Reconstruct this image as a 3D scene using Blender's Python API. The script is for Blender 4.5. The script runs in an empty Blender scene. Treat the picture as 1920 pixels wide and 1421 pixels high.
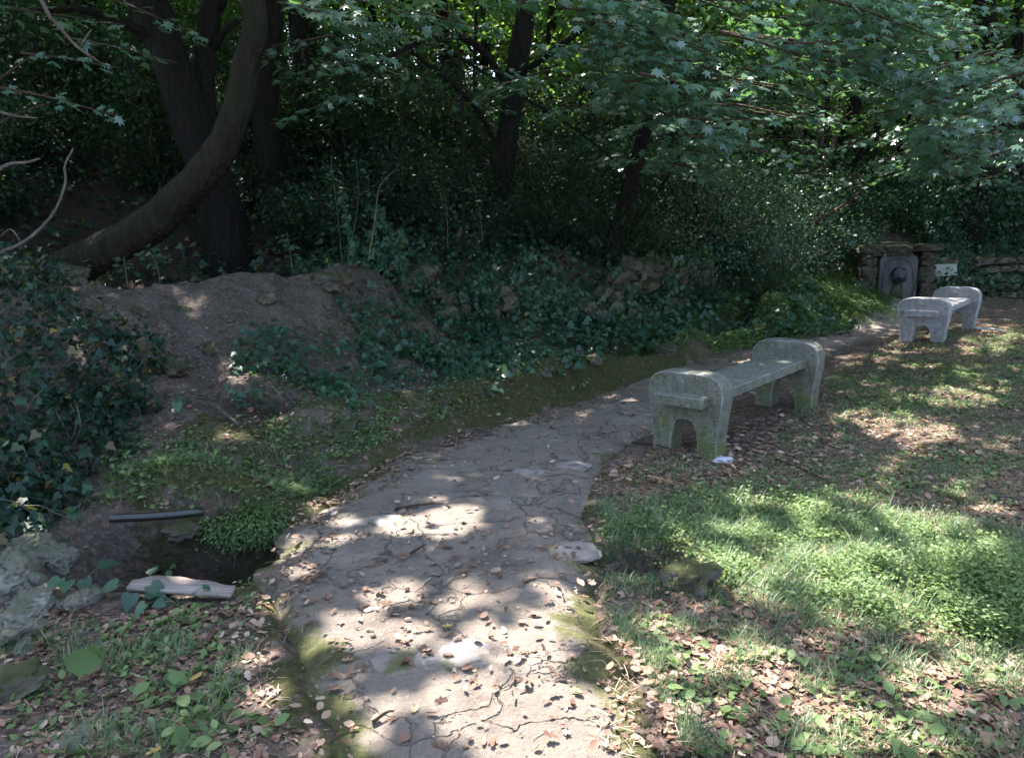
import bpy, bmesh, math, random
import numpy as np
from mathutils import Matrix, Vector, noise as mnoise
rng = np.random.default_rng(11)
random.seed(5)
sc = bpy.context.scene

# ------------------------------------------------------------------ camera
CF, CP, CR, CH = 1415.0, .1988, .0345, 1.544      # focal (px of 1920), pitch down, roll, eye height
def ray(px, py):
    a = (px-960)/CF; b = (710.5-py)/CF
    u = a*math.cos(CR)+b*math.sin(CR); v = -a*math.sin(CR)+b*math.cos(CR)
    return np.array([u, math.cos(CP)+v*math.sin(CP), -math.sin(CP)+v*math.cos(CP)])
def G(px, py, z=0.0):                              # point at height z seen at a pixel of the photograph
    d = ray(px, py); k = (z-CH)/d[2]; return np.array([d[0]*k, d[1]*k, z])
def At(px, py, y):                                 # point at depth y seen at a pixel of the photograph
    d = ray(px, py); k = y/d[1]; return np.array([d[0]*k, y, CH+d[2]*k])
def proj(P):
    P = np.asarray(P, float); x, y, z = P[:, 0], P[:, 1], P[:, 2]-CH
    zc = y*math.cos(CP)-z*math.sin(CP); yc = y*math.sin(CP)+z*math.cos(CP)
    zc = np.where(zc < .05, .05, zc)
    u = CF*x/zc; v = CF*yc/zc
    return 960+u*math.cos(CR)-v*math.sin(CR), 710.5-(u*math.sin(CR)+v*math.cos(CR))
cam = bpy.data.cameras.new('camera'); cam.sensor_width = 36; cam.lens = CF/1920*36
cam.clip_start = .05; cam.clip_end = 600
co = bpy.data.objects.new('camera', cam); sc.collection.objects.link(co); sc.camera = co
Rv = Vector((1, 0, 0)); Uv = Vector((0, math.sin(CP), math.cos(CP))); Fv = Vector((0, math.cos(CP), -math.sin(CP)))
R2 = Rv*math.cos(CR)-Uv*math.sin(CR); U2 = Rv*math.sin(CR)+Uv*math.cos(CR)
R2 = (Rv*math.cos(CR)-Uv*math.sin(CR)); U2 = (Rv*math.sin(CR)+Uv*math.cos(CR))
M = Matrix((( R2.x, U2.x, -Fv.x, 0), (R2.y, U2.y, -Fv.y, 0), (R2.z, U2.z, -Fv.z, CH), (0, 0, 0, 1)))
co.matrix_world = M

# ------------------------------------------------------------------ light
SUN_EL, SUN_AZ = math.radians(62), math.radians(-32)
S = np.array([math.sin(SUN_AZ)*math.cos(SUN_EL), math.cos(SUN_AZ)*math.cos(SUN_EL), math.sin(SUN_EL)])
w = bpy.data.worlds.new('World'); sc.world = w; w.use_nodes = True
nt = w.node_tree; bg = nt.nodes['Background']
sky = nt.nodes.new('ShaderNodeTexSky'); sky.sky_type = 'NISHITA'; sky.sun_disc = False
sky.sun_elevation = SUN_EL; sky.sun_rotation = SUN_AZ; sky.air_density = 1.0; sky.dust_density = 2.5
nt.links.new(sky.outputs[0], bg.inputs[0]); bg.inputs[1].default_value = 0.15
sl = bpy.data.lights.new('sun', 'SUN'); sl.energy = 5.0; sl.angle = math.radians(.53); sl.color = (1, .95, .87)
so = bpy.data.objects.new('sun', sl); sc.collection.objects.link(so)
so.rotation_euler = Vector(S).to_track_quat('Z', 'Y').to_euler()
sc.view_settings.view_transform = 'Standard'; sc.view_settings.look = 'None'
sc.view_settings.exposure = 2.55; sc.view_settings.gamma = 1; sc.view_settings.use_curve_mapping = False
sc.cycles.max_bounces = 6; sc.cycles.diffuse_bounces = 3; sc.cycles.glossy_bounces = 2; sc.cycles.transmission_bounces = 4
sc.cycles.use_denoising = True; sc.cycles.use_adaptive_sampling = True; sc.cycles.adaptive_threshold = .02
sc.cycles.sample_clamp_indirect = 4

# ------------------------------------------------------------------ helpers
COL = sc.collection
def link(o, parent=None):
    COL.objects.link(o)
    if parent is not None: o.parent = parent
    return o
def tag(o, label=None, cat=None, group=None, kind=None):
    if label: o['label'] = label
    if cat: o['category'] = cat
    if group: o['group'] = group
    if kind: o['kind'] = kind
    return o
def empty(name, loc=(0, 0, 0), rz=0.0):
    o = bpy.data.objects.new(name, None); o.location = Vector([float(c) for c in loc]); o.rotation_euler = (0, 0, rz)
    return link(o)
def mesh(name, V, T=None, Q=None, mat=None, smooth=False, uvflag=None, mi=None):
    V = np.asarray(V, np.float32).reshape(-1, 3)
    T = np.zeros((0, 3), int) if T is None else np.asarray(T, int).reshape(-1, 3)
    Q = np.zeros((0, 4), int) if Q is None else np.asarray(Q, int).reshape(-1, 4)
    me = bpy.data.meshes.new(name)
    me.vertices.add(len(V)); me.vertices.foreach_set('co', V.ravel())
    nl = len(T)*3+len(Q)*4
    me.loops.add(nl); me.loops.foreach_set('vertex_index', np.concatenate([T.ravel(), Q.ravel()]).astype(np.int32))
    me.polygons.add(len(T)+len(Q))
    st = np.concatenate([np.arange(len(T))*3, len(T)*3+np.arange(len(Q))*4]).astype(np.int32)
    me.polygons.foreach_set('loop_start', st)
    if smooth: me.polygons.foreach_set('use_smooth', np.ones(len(st), bool))
    me.update(calc_edges=True); me.validate()
    if mat is not None:
        for m in (mat if isinstance(mat, (list, tuple)) else [mat]): me.materials.append(m)
    return me
def ob(name, me, parent=None, loc=None):
    o = bpy.data.objects.new(name, me)
    if loc is not None: o.location = Vector([float(c) for c in loc])
    return link(o, parent)
def attr(me, name, vals):
    a = me.attributes.new(name, 'FLOAT', 'POINT'); a.data.foreach_set('value', np.asarray(vals, np.float32))
def unit(a): return a/np.maximum(np.linalg.norm(a, axis=-1, keepdims=True), 1e-9)
class Acc:
    def __init__(s): s.V = []; s.T = []; s.Q = []; s.n = 0
    def add(s, V, T=None, Q=None):
        V = np.asarray(V, float).reshape(-1, 3)
        if T is not None and len(T): s.T.append(np.asarray(T, int).reshape(-1, 3)+s.n)
        if Q is not None and len(Q): s.Q.append(np.asarray(Q, int).reshape(-1, 4)+s.n)
        s.V.append(V); s.n += len(V)
    def mesh(s, name, mat, smooth=False):
        return mesh(name, np.concatenate(s.V), np.concatenate(s.T) if s.T else None, np.concatenate(s.Q) if s.Q else None, mat, smooth)
def catmull(P, n=6):
    P = np.asarray(P, float); out = []
    Q = np.vstack([2*P[0]-P[1], P, 2*P[-1]-P[-2]])
    for i in range(1, len(Q)-2):
        for k in range(n):
            t = k/n
            out.append(.5*((2*Q[i])+(-Q[i-1]+Q[i+1])*t+(2*Q[i-1]-5*Q[i]+4*Q[i+1]-Q[i+2])*t*t+(-Q[i-1]+3*Q[i]-3*Q[i+1]+Q[i+2])*t**3))
    out.append(P[-1]); return np.array(out)
def tube(P, R, sides=8, sub=5, bump=0.0):
    P = np.asarray(P, float); R = np.atleast_1d(np.asarray(R, float))
    if len(R) != len(P): R = np.interp(np.linspace(0, 1, len(P)), np.linspace(0, 1, len(R)), R)
    if sub > 1:
        C = catmull(np.column_stack([P, R]), sub); P = C[:, :3]; R = C[:, 3]
    R = np.maximum(R, .0005)
    n = len(P); tan = unit(np.gradient(P, axis=0))
    up = np.array([.13, .31, .94]) if abs(tan[0][2]) < .8 else np.array([1., .2, .1])
    V = []
    a = np.linspace(0, 2*np.pi, sides, endpoint=False)
    for i in range(n):
        x = np.cross(tan[i], up); x /= np.linalg.norm(x); y = np.cross(x, tan[i]); up = y if abs(y@tan[i]) < .5 else up
        r = R[i]*(1+bump*(np.array([mnoise.noise(Vector((math.cos(t)*1.3, math.sin(t)*1.3, P[i][2]*2.5+P[i][0]*2))) for t in a]))) if bump else R[i]*np.ones(sides)
        V.append(P[i]+(np.cos(a)*r)[:, None]*x+(np.sin(a)*r)[:, None]*y)
    V = np.concatenate(V+[P[:1], P[-1:]])
    Q = []; T = []
    for i in range(n-1):
        for k in range(sides):
            k2 = (k+1) % sides
            Q.append((i*sides+k, i*sides+k2, (i+1)*sides+k2, (i+1)*sides+k))
    for k in range(sides):
        k2 = (k+1) % sides
        T.append((n*sides, k2, k)); T.append((n*sides+1, (n-1)*sides+k, (n-1)*sides+k2))
    return V, T, Q

# leaf templates: unit length along +y, normal +z
def fan(outline, c):
    V = [c]+outline; n = len(outline)
    return np.array(V, float), np.array([(0, i, i+1) for i in range(1, n)]+[(0, n, 1)])
DIAMOND = (np.array([(0, 0, 0), (.34, .45, .07), (0, 1, -.03), (-.34, .45, .07)], float), np.array([(0, 1, 2), (0, 2, 3)]))
OVAL = fan([(0, 0, 0), (.22, .18, .05), (.33, .5, .07), (.2, .8, .02), (0, 1, -.08), (-.2, .8, .02), (-.33, .5, .07), (-.22, .18, .05)], (0, .5, 0))
HEART = fan([(0, .08, 0), (.2, -.06, .03), (.42, .12, .08), (.36, .5, .06), (0, 1, -.12), (-.36, .5, .06), (-.42, .12, .08), (-.2, -.06, .03)], (0, .35, 0))
IVY = fan([(0, 0, 0), (.3, -.1, .04), (.5, .25, .02), (.27, .42, .05), (0, 1, -.08), (-.27, .42, .05), (-.5, .25, .02), (-.3, -.1, .04)], (0, .3, .02))
MAPLE = fan([(0, 0, 0), (.3, -.06, .02), (.22, .12, .03), (.62, .3, -.04), (.3, .42, .04), (.42, .78, -.03), (.15, .62, .05), (0, 1.02, -.08), (-.15, .62, .05), (-.42, .78, -.03), (-.3, .42, .04), (-.62, .3, -.04), (-.22, .12, .03), (-.3, -.06, .02)], (0, .33, .03))
CURL = fan([(0, 0, .05), (.22, .15, .13), (.3, .45, .18), (.22, .78, .1), (0, 1, .12), (-.2, .8, .02), (-.27, .5, .0), (-.2, .2, .06)], (0, .5, 0))
OAK = fan([(0, 0, .03), (.16, .18, .1), (.1, .3, .03), (.3, .48, .14), (.18, .6, .05), (.24, .82, .12), (0, 1, .1), (-.22, .84, .05), (-.17, .6, .02), (-.3, .46, .1), (-.1, .3, .02), (-.16, .16, .07)], (0, .5, 0))
BLADE = (np.array([(-.02, 0, 0), (.02, 0, 0), (.017, .5, .08), (-.017, .5, .08), (0, 1, .32)], float), np.array([(0, 1, 2), (0, 2, 3), (3, 2, 4)]))
def scatter(tmpl, P, D, N, sc_, wide=1.0):
    """copies of a leaf at P, tip along D, face along N"""
    tv, tt = tmpl; P = np.asarray(P, float)
    D = unit(np.asarray(D, float)); N = np.asarray(N, float)
    N = unit(N-(N*D).sum(1, keepdims=True)*D); X = np.cross(D, N)
    s = np.asarray(sc_, float).reshape(-1, 1, 1)*np.ones((len(P), 1, 1))
    V = P[:, None]+s*(tv[None, :, 0:1]*X[:, None]*np.asarray(wide).reshape(-1, 1, 1)+tv[None, :, 1:2]*D[:, None]+tv[None, :, 2:3]*N[:, None])
    T = tt[None]+(np.arange(len(P))*len(tv))[:, None, None]
    return V.reshape(-1, 3), T.reshape(-1, 3)
def rdir(n, zmu=0.0, zs=1.0):
    d = rng.normal(size=(n, 3)); d[:, 2] = d[:, 2]*zs+zmu; return unit(d)
def vnoise(x, y, s=1.0, seed=0, oct=3):
    """value noise on arrays, 0..1"""
    out = 0; amp = 1; tot = 0
    for o in range(oct):
        X = x*s*2**o+seed*17.3; Yy = y*s*2**o+seed*9.7
        xi = np.floor(X).astype(np.int64); yi = np.floor(Yy).astype(np.int64); fx = X-xi; fy = Yy-yi
        fx = fx*fx*(3-2*fx); fy = fy*fy*(3-2*fy)
        def h(a, b):
            n = (a*374761393+b*668265263+seed*974711) & 0x7fffffff
            n = ((n ^ (n >> 13))*1274126177) & 0x7fffffff
            return (n & 0xffff)/65535.0
        out = out+amp*((h(xi, yi)*(1-fx)+h(xi+1, yi)*fx)*(1-fy)+(h(xi, yi+1)*(1-fx)+h(xi+1, yi+1)*fx)*fy); tot += amp; amp *= .5
    return out/tot
def sst(a, b, x): t = np.clip((x-a)/(b-a), 0, 1); return t*t*(3-2*t)
def inpoly(poly, x, y):
    x = np.asarray(x); y = np.asarray(y); c = np.zeros(x.shape, bool); n = len(poly)
    for i in range(n):
        x1, y1 = poly[i]; x2, y2 = poly[(i+1) % n]
        c ^= ((y1 > y) != (y2 > y)) & (x < (x2-x1)*(y-y1)/(y2-y1+1e-12)+x1)
    return c
def polydist(poly, x, y):
    """signed distance (left positive) and arclength to a world polyline"""
    best = np.full(x.shape, 1e9); sg = np.zeros(x.shape); al = np.zeros(x.shape); L = 0
    for (x1, y1), (x2, y2) in zip(poly[:-1], poly[1:]):
        dx, dy = x2-x1, y2-y1; l2 = dx*dx+dy*dy
        t = np.clip(((x-x1)*dx+(y-y1)*dy)/l2, 0, 1)
        d = np.hypot(x-x1-t*dx, y-y1-t*dy); s = np.sign(dx*(y-y1)-dy*(x-x1))
        m = d < best; best = np.where(m, d, best); sg = np.where(m, s, sg); al = np.where(m, L+t*math.sqrt(l2), al); L += math.sqrt(l2)
    return best*sg, al, L

# ------------------------------------------------------------------ materials
class NM:
    def __init__(s, name):
        s.m = bpy.data.materials.new(name); s.m.use_nodes = True; s.t = s.m.node_tree
        s.b = s.t.nodes['Principled BSDF']; s.out = s.t.nodes['Material Output']
        s.geo = s.t.nodes.new('ShaderNodeNewGeometry')
    def n(s, k, **kw):
        x = s.t.nodes.new(k)
        for a, b in kw.items(): setattr(x, a, b)
        return x
    def l(s, a, b): s.t.links.new(a, b)
    def noise(s, scale, detail=5, rough=.6, vec=None, dist=0):
        x = s.n('ShaderNodeTexNoise'); x.inputs['Scale'].default_value = scale; x.inputs['Detail'].default_value = detail
        x.inputs['Roughness'].default_value = rough; x.inputs['Distortion'].default_value = dist
        s.l(vec if vec is not None else s.geo.outputs['Position'], x.inputs['Vector']); return x.outputs['Fac']
    def obj(s): return s.n('ShaderNodeTexCoord').outputs['Object']
    def ramp(s, fac, stops, interp='LINEAR'):
        x = s.n('ShaderNodeValToRGB'); x.color_ramp.interpolation = interp
        e = x.color_ramp.elements
        while len(e) < len(stops): e.new(.5)
        for el, (p, c) in zip(e, stops):
            el.position = p; el.color = (*c, 1) if len(c) == 3 else c
        s.l(fac, x.inputs[0]); return x.outputs[0]
    def mix(s, fac, a, b, mode='MIX'):
        x = s.n('ShaderNodeMix', data_type='RGBA', blend_type=mode)
        for sock, v in ((x.inputs[0], fac), (x.inputs[6], a), (x.inputs[7], b)):
            if hasattr(v, 'is_output'): s.l(v, sock)
            elif isinstance(v, (tuple, list)): sock.default_value = (*v, 1)
            else: sock.default_value = v
        return x.outputs[2]
    def math(s, op, a, b=0.0):
        x = s.n('ShaderNodeMath', operation=op)
        for sock, v in ((x.inputs[0], a), (x.inputs[1], b)):
            if hasattr(v, 'is_output'): s.l(v, sock)
            else: sock.default_value = v
        return x.outputs[0]
    def step(s, fac, lo, hi):
        x = s.n('ShaderNodeMapRange', interpolation_type='SMOOTHSTEP'); s.l(fac, x.inputs[0])
        x.inputs[1].default_value = lo; x.inputs[2].default_value = hi; return x.outputs[0]
    def attr(s, name): return s.n('ShaderNodeAttribute', attribute_name=name).outputs['Fac']
    def bump(s, h, strength=.5, dist=.02):
        x = s.n('ShaderNodeBump'); x.inputs['Strength'].default_value = strength; x.inputs['Distance'].default_value = dist
        s.l(h, x.inputs['Height']); s.l(x.outputs[0], s.b.inputs['Normal'])
    def fin(s, col=None, rough=.9, spec=.25):
        if col is not None:
            if hasattr(col, 'is_output'): s.l(col, s.b.inputs['Base Color'])
            else: s.b.inputs['Base Color'].default_value = (*col, 1)
        s.b.inputs['Roughness'].default_value = rough; s.b.inputs['Specular IOR Level'].default_value = spec
        return s.m
def leafmat(name, stops, tr, trf=.4, rough=.45, spec=.5, patch=None):
    k = NM(name)
    oi = k.n('ShaderNodeObjectInfo').outputs['Random']
    r = k.math('FRACT', k.math('ADD', k.geo.outputs['Random Per Island'], k.math('MULTIPLY', oi, .83)))
    c = k.ramp(r, stops)
    if patch: c = k.mix(k.step(k.noise(patch[0], 2), .45, .62), c, patch[1])
    k.fin(c, rough, spec)
    t = k.n('ShaderNodeBsdfTranslucent')
    tc = k.mix(1.0, c, tr, 'MULTIPLY') if False else k.mix(.55, c, tr)
    k.l(tc, t.inputs[0])
    mx = k.n('ShaderNodeMixShader'); mx.inputs[0].default_value = trf
    k.l(k.b.outputs[0], mx.inputs[1]); k.l(t.outputs[0], mx.inputs[2]); k.l(mx.outputs[0], k.out.inputs[0])
    return k.m
M_CANOPY = leafmat('canopy_leaf', [(0, (.022, .055, .028)), (.5, (.04, .085, .038)), (1, (.07, .13, .045))], (.24, .44, .05), .5)
M_MAPLE = leafmat('maple_leaf', [(0, (.05, .10, .075)), (.6, (.075, .14, .105)), (1, (.10, .19, .10))], (.16, .36, .05),   .3, .30, 1.0)
M_SHRUB = leafmat('shrub_leaf', [(0, (.018, .052, .034)), (.6, (.03, .078, .048)), (1, (.05, .12, .06))], (.10, .24, .04), .3, .42)
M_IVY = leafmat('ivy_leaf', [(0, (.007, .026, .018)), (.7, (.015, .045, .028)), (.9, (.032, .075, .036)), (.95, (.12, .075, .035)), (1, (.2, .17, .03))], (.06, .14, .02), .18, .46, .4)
M_HERB = leafmat('herb_leaf', [(0, (.06, .105, .035)), (.6, (.11, .17, .06)), (1, (.21, .27, .11))], (.3, .42, .1), .38, .6, .35)
M_GRASS = leafmat('grass_blade', [(0, (.055, .11, .045)), (.6, (.09, .15, .065)), (.85, (.17, .2, .1)), (1, (.36, .30, .19))], (.16, .28, .05), .3, .5)
M_LITTER = leafmat('dry_leaf', [(0, (.06, .035, .026)), (.3, (.15, .08, .055)), (.6, (.22, .13, .09)), (.88, (.31, .21, .155)), (.98, (.42, .32, .25)), (1, (.4, .28, .08))], (.3, .14, .07), .15, .6, .35)
M_SHRUB_SHADE = leafmat('shaded_shrub_leaf', [(0, (.005, .016, .010)), (.6, (.010, .028, .017)), (1, (.022, .055, .027))], (.08, .2, .03), .28, .55, .3)  # darker copy of the shrub leaf, deep shade painted into its colour
def barkmat(name, c1, c2, moss, mossamt=.5):
    k = NM(name)
    m = k.n('ShaderNodeMapping'); m.inputs['Scale'].default_value = (9, 9, 1.6); k.l(k.geo.outputs['Position'], m.inputs[0])
    n1 = k.noise(2.2, 8, .65, m.outputs[0], .6)
    c = k.ramp(n1, [(.3, c1), (.7, c2)])
    n2 = k.noise(2.4, 5)
    c = k.mix(k.math('MULTIPLY', k.step(n2, .45, .65), mossamt), c, moss)
    vb = k.n('ShaderNodeTexVoronoi'); vb.inputs['Scale'].default_value = 2.6; k.l(m.outputs[0], vb.inputs['Vector'])
    k.bump(k.math('ADD', n1, vb.outputs['Distance']), 1.0, .05); return k.fin(c, .9, .2)
M_BARK = barkmat('dark_bark', (.005, .004, .0035), (.018, .014, .012), (.010, .015, .008), .4)
M_BARKG = barkmat('mossy_bark', (.009, .007, .005), (.036, .028, .02), (.022, .026, .011), .6)
M_TWIG = barkmat('pale_twig', (.07, .056, .048), (.2, .165, .145), (.05, .06, .03), .3)
M_TWIGD = barkmat('brown_twig', (.035, .022, .018), (.10, .062, .045), (.05, .06, .02), .2)

def concrete(name, lo, hi, mossy=.5):
    k = NM(name); o = k.obj()
    v = k.n('ShaderNodeTexVoronoi'); v.inputs['Scale'].default_value = 95; k.l(o, v.inputs['Vector'])
    ag = k.ramp(v.outputs['Distance'], [(.12, (1.35, 1.3, 1.25)), (.4, (.8, .8, .82))])
    base = k.ramp(k.noise(9, 6, .6, o), [(.3, lo), (.7, hi)])
    c = k.mix(.8, base, ag, 'MULTIPLY')
    st = k.step(k.noise(4.5, 6, .7, o, .8), .46, .68)
    c = k.mix(k.math('MULTIPLY', st, .55), c, (.11, .115, .10))
    sp = k.n('ShaderNodeSeparateXYZ'); k.l(k.geo.outputs['Position'], sp.inputs[0])
    low = k.math('MAXIMUM', k.math('SUBTRACT', 1.0, k.step(sp.outputs[2], .12, .44)), .3)
    ms = k.math('MULTIPLY', k.math('ADD', k.step(k.noise(6, 5, .6, o), .38, .66), .3), low)
    c = k.mix(k.math('MULTIPLY', ms, mossy), c, (.13, .14, .055))
    c = k.mix(k.math('MULTIPLY', k.step(k.noise(24, 5, .75, o), .52, .62), .5), c, tuple(x*.38 for x in lo))
    c = k.mix(k.math('MULTIPLY', k.step(k.noise(31, 4, .7, o, .4), .60, .68), .55), c, tuple(min(1, x*1.55) for x in hi))
    mp = k.n('ShaderNodeMapping'); mp.inputs['Scale'].default_value = (14, 14, 2.2); k.l(o, mp.inputs[0])
    c = k.mix(k.math('MULTIPLY', k.step(k.noise(1.6, 4, .6, mp.outputs[0]), .5, .68), .4), c, tuple(x*.5 for x in lo))
    h = k.math('ADD', k.noise(60, 4, .7, o), k.math('MULTIPLY', v.outputs['Distance'], .8))
    pit = k.step(k.noise(22, 3, .5, o), .62, .7)
    h = k.math('SUBTRACT', h, k.math('MULTIPLY', pit, .6))
    k.bump(h, 1.0, .012); return k.fin(c, .88, .3)
M_CONC = concrete('bench_concrete', (.15, .147, .125), (.275, .265, .235), .95)
M_CONC2 = concrete('pale_bench_concrete', (.36, .34, .36), (.5, .475, .5), .35)
EDGE = {'bench_concrete': concrete('worn_concrete_edge', (.22, .22, .21), (.42, .41, .39), .4), 'pale_bench_concrete': concrete('pale_worn_edge', (.42, .40, .42), (.62, .6, .62), .2)}
def stonemat(name, lo, hi, moss, amt):
    k = NM(name)
    oi = k.n('ShaderNodeObjectInfo').outputs['Random']
    n = k.noise(5, 8, .65); c = k.ramp(n, [(.28, lo), (.7, hi)])
    c = k.mix(k.math('MULTIPLY', oi, .45), c, tuple(x*.5 for x in hi))
    c = k.mix(k.step(k.noise(38, 4), .6, .72), c, tuple(x*.45 for x in lo))
    sp = k.n('ShaderNodeSeparateXYZ'); k.l(k.geo.outputs['Normal'], sp.inputs[0])
    up = k.math('MULTIPLY', k.step(k.math('ADD', k.math('MULTIPLY', sp.outputs[2], .35), k.noise(7, 5)), .45, .75), amt)
    c = k.mix(up, c, moss)
    k.bump(k.noise(16, 8, .7), .8, .03); return k.fin(c, .92, .2)
M_STONE = stonemat('wall_stone', (.055, .048, .04), (.18, .155, .13), (.028, .035, .014), 1.0)
M_WHITE = stonemat('white_limestone', (.15, .132, .118), (.38, .34, .30), (.06, .07, .03), .7)
M_FSTONE = stonemat('fountain_stone', (.05, .04, .036), (.14, .11, .10), (.03, .036, .016), .9)
M_GREY = stonemat('grey_stone', (.16, .15, .145), (.30, .28, .27), (.06, .075, .025), .5)
k = NM('fountain_slab'); o_ = k.geo.outputs['Position']
c = k.ramp(k.noise(4, 5), [(.3, (.05, .048, .055)), (.7, (.125, .118, .13))]); c = k.mix(k.step(k.noise(9, 4), .55, .7), c, (.12, .125, .11))
k.bump(k.noise(30, 4), .4, .01); M_SLAB = k.fin(c, .85)
k = NM('black_metal'); k.bump(k.noise(20, 3), .3, .005); M_BLACK = k.fin((.018, .03, .035), .45, .5)
k = NM('black_pipe'); M_PIPE = k.fin((.012, .014, .016), .32, .6)
k = NM('mortar'); k.bump(k.noise(40, 5), .6, .01); M_MORTAR = k.fin(k.ramp(k.noise(14, 5), [(.35, (.26, .26, .28)), (.65, (.55, .55, .6))]), .9)
k = NM('plaque_stone'); k.bump(k.noise(50, 4), .3, .004); M_PLAQUE = k.fin(k.ramp(k.noise(12, 6), [(.3, (.22, .24, .21)), (.7, (.37, .38, .35))]), .85)
k = NM('engraving'); M_ENGR = k.fin((.10, .11, .09), .9)
k = NM('weathered_board'); m_ = k.n('ShaderNodeMapping'); m_.inputs['Scale'].default_value = (3, 60, 30); k.l(k.obj(), m_.inputs[0])
n_ = k.noise(1.3, 6, .6, m_.outputs[0]); k.bump(n_, .5, .004); M_BOARD = k.fin(k.ramp(n_, [(.3, (.13, .10, .088)), (.7, (.31, .26, .24))]), .85)

# ground
k = NM('woodland_soil')
nb = k.noise(3.2, 8, .65); nf = k.noise(45, 6, .7)
soil = k.ramp(nb, [(.3, (.052, .042, .036)), (.7, (.13, .106, .092))])
soil = k.mix(k.step(nf, .5, .68), soil, (.21, .175, .155))
soil = k.mix(k.math('MULTIPLY', k.step(k.noise(18, 7, .75), .52, .64), .6), soil, (.035, .027, .02))
v = k.n('ShaderNodeTexVoronoi'); v.inputs['Scale'].default_value = 26; v.inputs['Randomness'].default_value = 1
k.l(k.geo.outputs['Position'], v.inputs['Vector'])
fl = k.ramp(v.outputs['Color'], [(.15, (.07, .042, .03)), (.4, (.2, .11, .08)), (.7, (.33, .2, .15)), (.9, (.12, .08, .06))])
litm = k.math('MULTIPLY', k.attr('litter'), k.step(v.outputs['Distance'], .62, .4))
c = k.mix(litm, soil, fl)
gr = k.ramp(k.noise(14, 6, .7), [(.3, (.03, .05, .018)), (.7, (.07, .10, .035))])
gm = k.step(k.math('ADD', k.attr('grass'), k.math('MULTIPLY', k.math('SUBTRACT', k.noise(7, 6, .7), .5), 1.6)), .4, .7)
c = k.mix(k.math('MULTIPLY', gm, .75), c, gr)
ms = k.ramp(k.noise(30, 5), [(.3, (.028, .03, .010)), (.7, (.078, .082, .026))])
mm = k.step(k.math('ADD', k.attr('moss'), k.math('MULTIPLY', k.math('SUBTRACT', k.noise(5, 7, .7), .5), 1.8)), .45, .65)
c = k.mix(k.math('MULTIPLY', mm, .9), c, ms)
c = k.mix(k.attr('pathm'), c, k.ramp(k.noise(25, 7, .7), [(.3, (.2, .15, .14)), (.65, (.34, .28, .265))]))
c = k.mix(k.math('MULTIPLY', k.attr('soil_shade'), .8), c, k.ramp(k.noise(9, 7, .7), [(.3, (.012, .009, .007)), (.65, (.05, .034, .027))]))  # shade painted into the soil colour
k.bump(k.math('ADD', k.math('ADD', nf, k.noise(12, 6, .7)), k.math('MULTIPLY', v.outputs['Distance'], .5)), .9, .03)
M_SOIL = k.fin(c, .95, .15)
NM_ = NM; k = NM('path_concrete')
nb = k.noise(2.6, 8, .6); nf = k.noise(60, 5, .7)
c = k.ramp(nb, [(.32, (.135, .108, .09)), (.68, (.285, .24, .205))])
c = k.mix(k.step(nf, .55, .7), c, (.33, .285, .26))
c = k.mix(k.math('MULTIPLY', k.step(k.noise(1.3, 7, .65), .42, .62), .55), c, (.19, .145, .115))
c = k.mix(k.step(k.noise(13, 6, .7, None, .5), .56, .68), c, (.115, .10, .085))
sp = k.n('ShaderNodeTexVoronoi', feature='DISTANCE_TO_EDGE'); sp.inputs['Scale'].default_value = 2.1
wp = k.n('ShaderNodeVectorMath', operation='ADD'); nz = k.n('ShaderNodeTexNoise'); nz.inputs['Scale'].default_value = 3.5; nz.inputs['Detail'].default_value = 5
k.l(k.geo.outputs['Position'], nz.inputs['Vector']); sc2 = k.n('ShaderNodeVectorMath', operation='SCALE'); k.l(nz.outputs['Color'], sc2.inputs[0]); sc2.inputs['Scale'].default_value = .5
k.l(k.geo.outputs['Position'], wp.inputs[0]); k.l(sc2.outputs[0], wp.inputs[1]); k.l(wp.outputs[0], sp.inputs['Vector'])
crack = k.math('SUBTRACT', 1.0, k.step(sp.outputs['Distance'], .003, .022))
crack = k.math('MULTIPLY', crack, k.step(k.noise(1.7, 3), .35, .5))
c = k.mix(k.math('MULTIPLY', crack, .14), c, (.07, .055, .045))
mm = k.step(k.math('ADD', k.attr('edge'), k.math('MULTIPLY', k.math('SUBTRACT', k.noise(3.5, 8, .72), .5), 1.9)), .55, .8)
ms = k.ramp(k.noise(26, 6, .7), [(.3, (.04, .045, .012)), (.7, (.12, .125, .035))])
c = k.mix(k.math('MULTIPLY', mm, .88), c, ms)
c = k.mix(k.math('MULTIPLY', k.step(k.noise(75, 5, .8), .58, .66), .5), c, (.07, .055, .045))
k.bump(k.math('SUBTRACT', k.math('ADD', k.noise(20, 8, .75), k.math('MULTIPLY', nf, .5)), k.math('MULTIPLY', crack, 1.2)), 1.0, .03)
M_PATH = k.fin(c, .9, .25)

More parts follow.
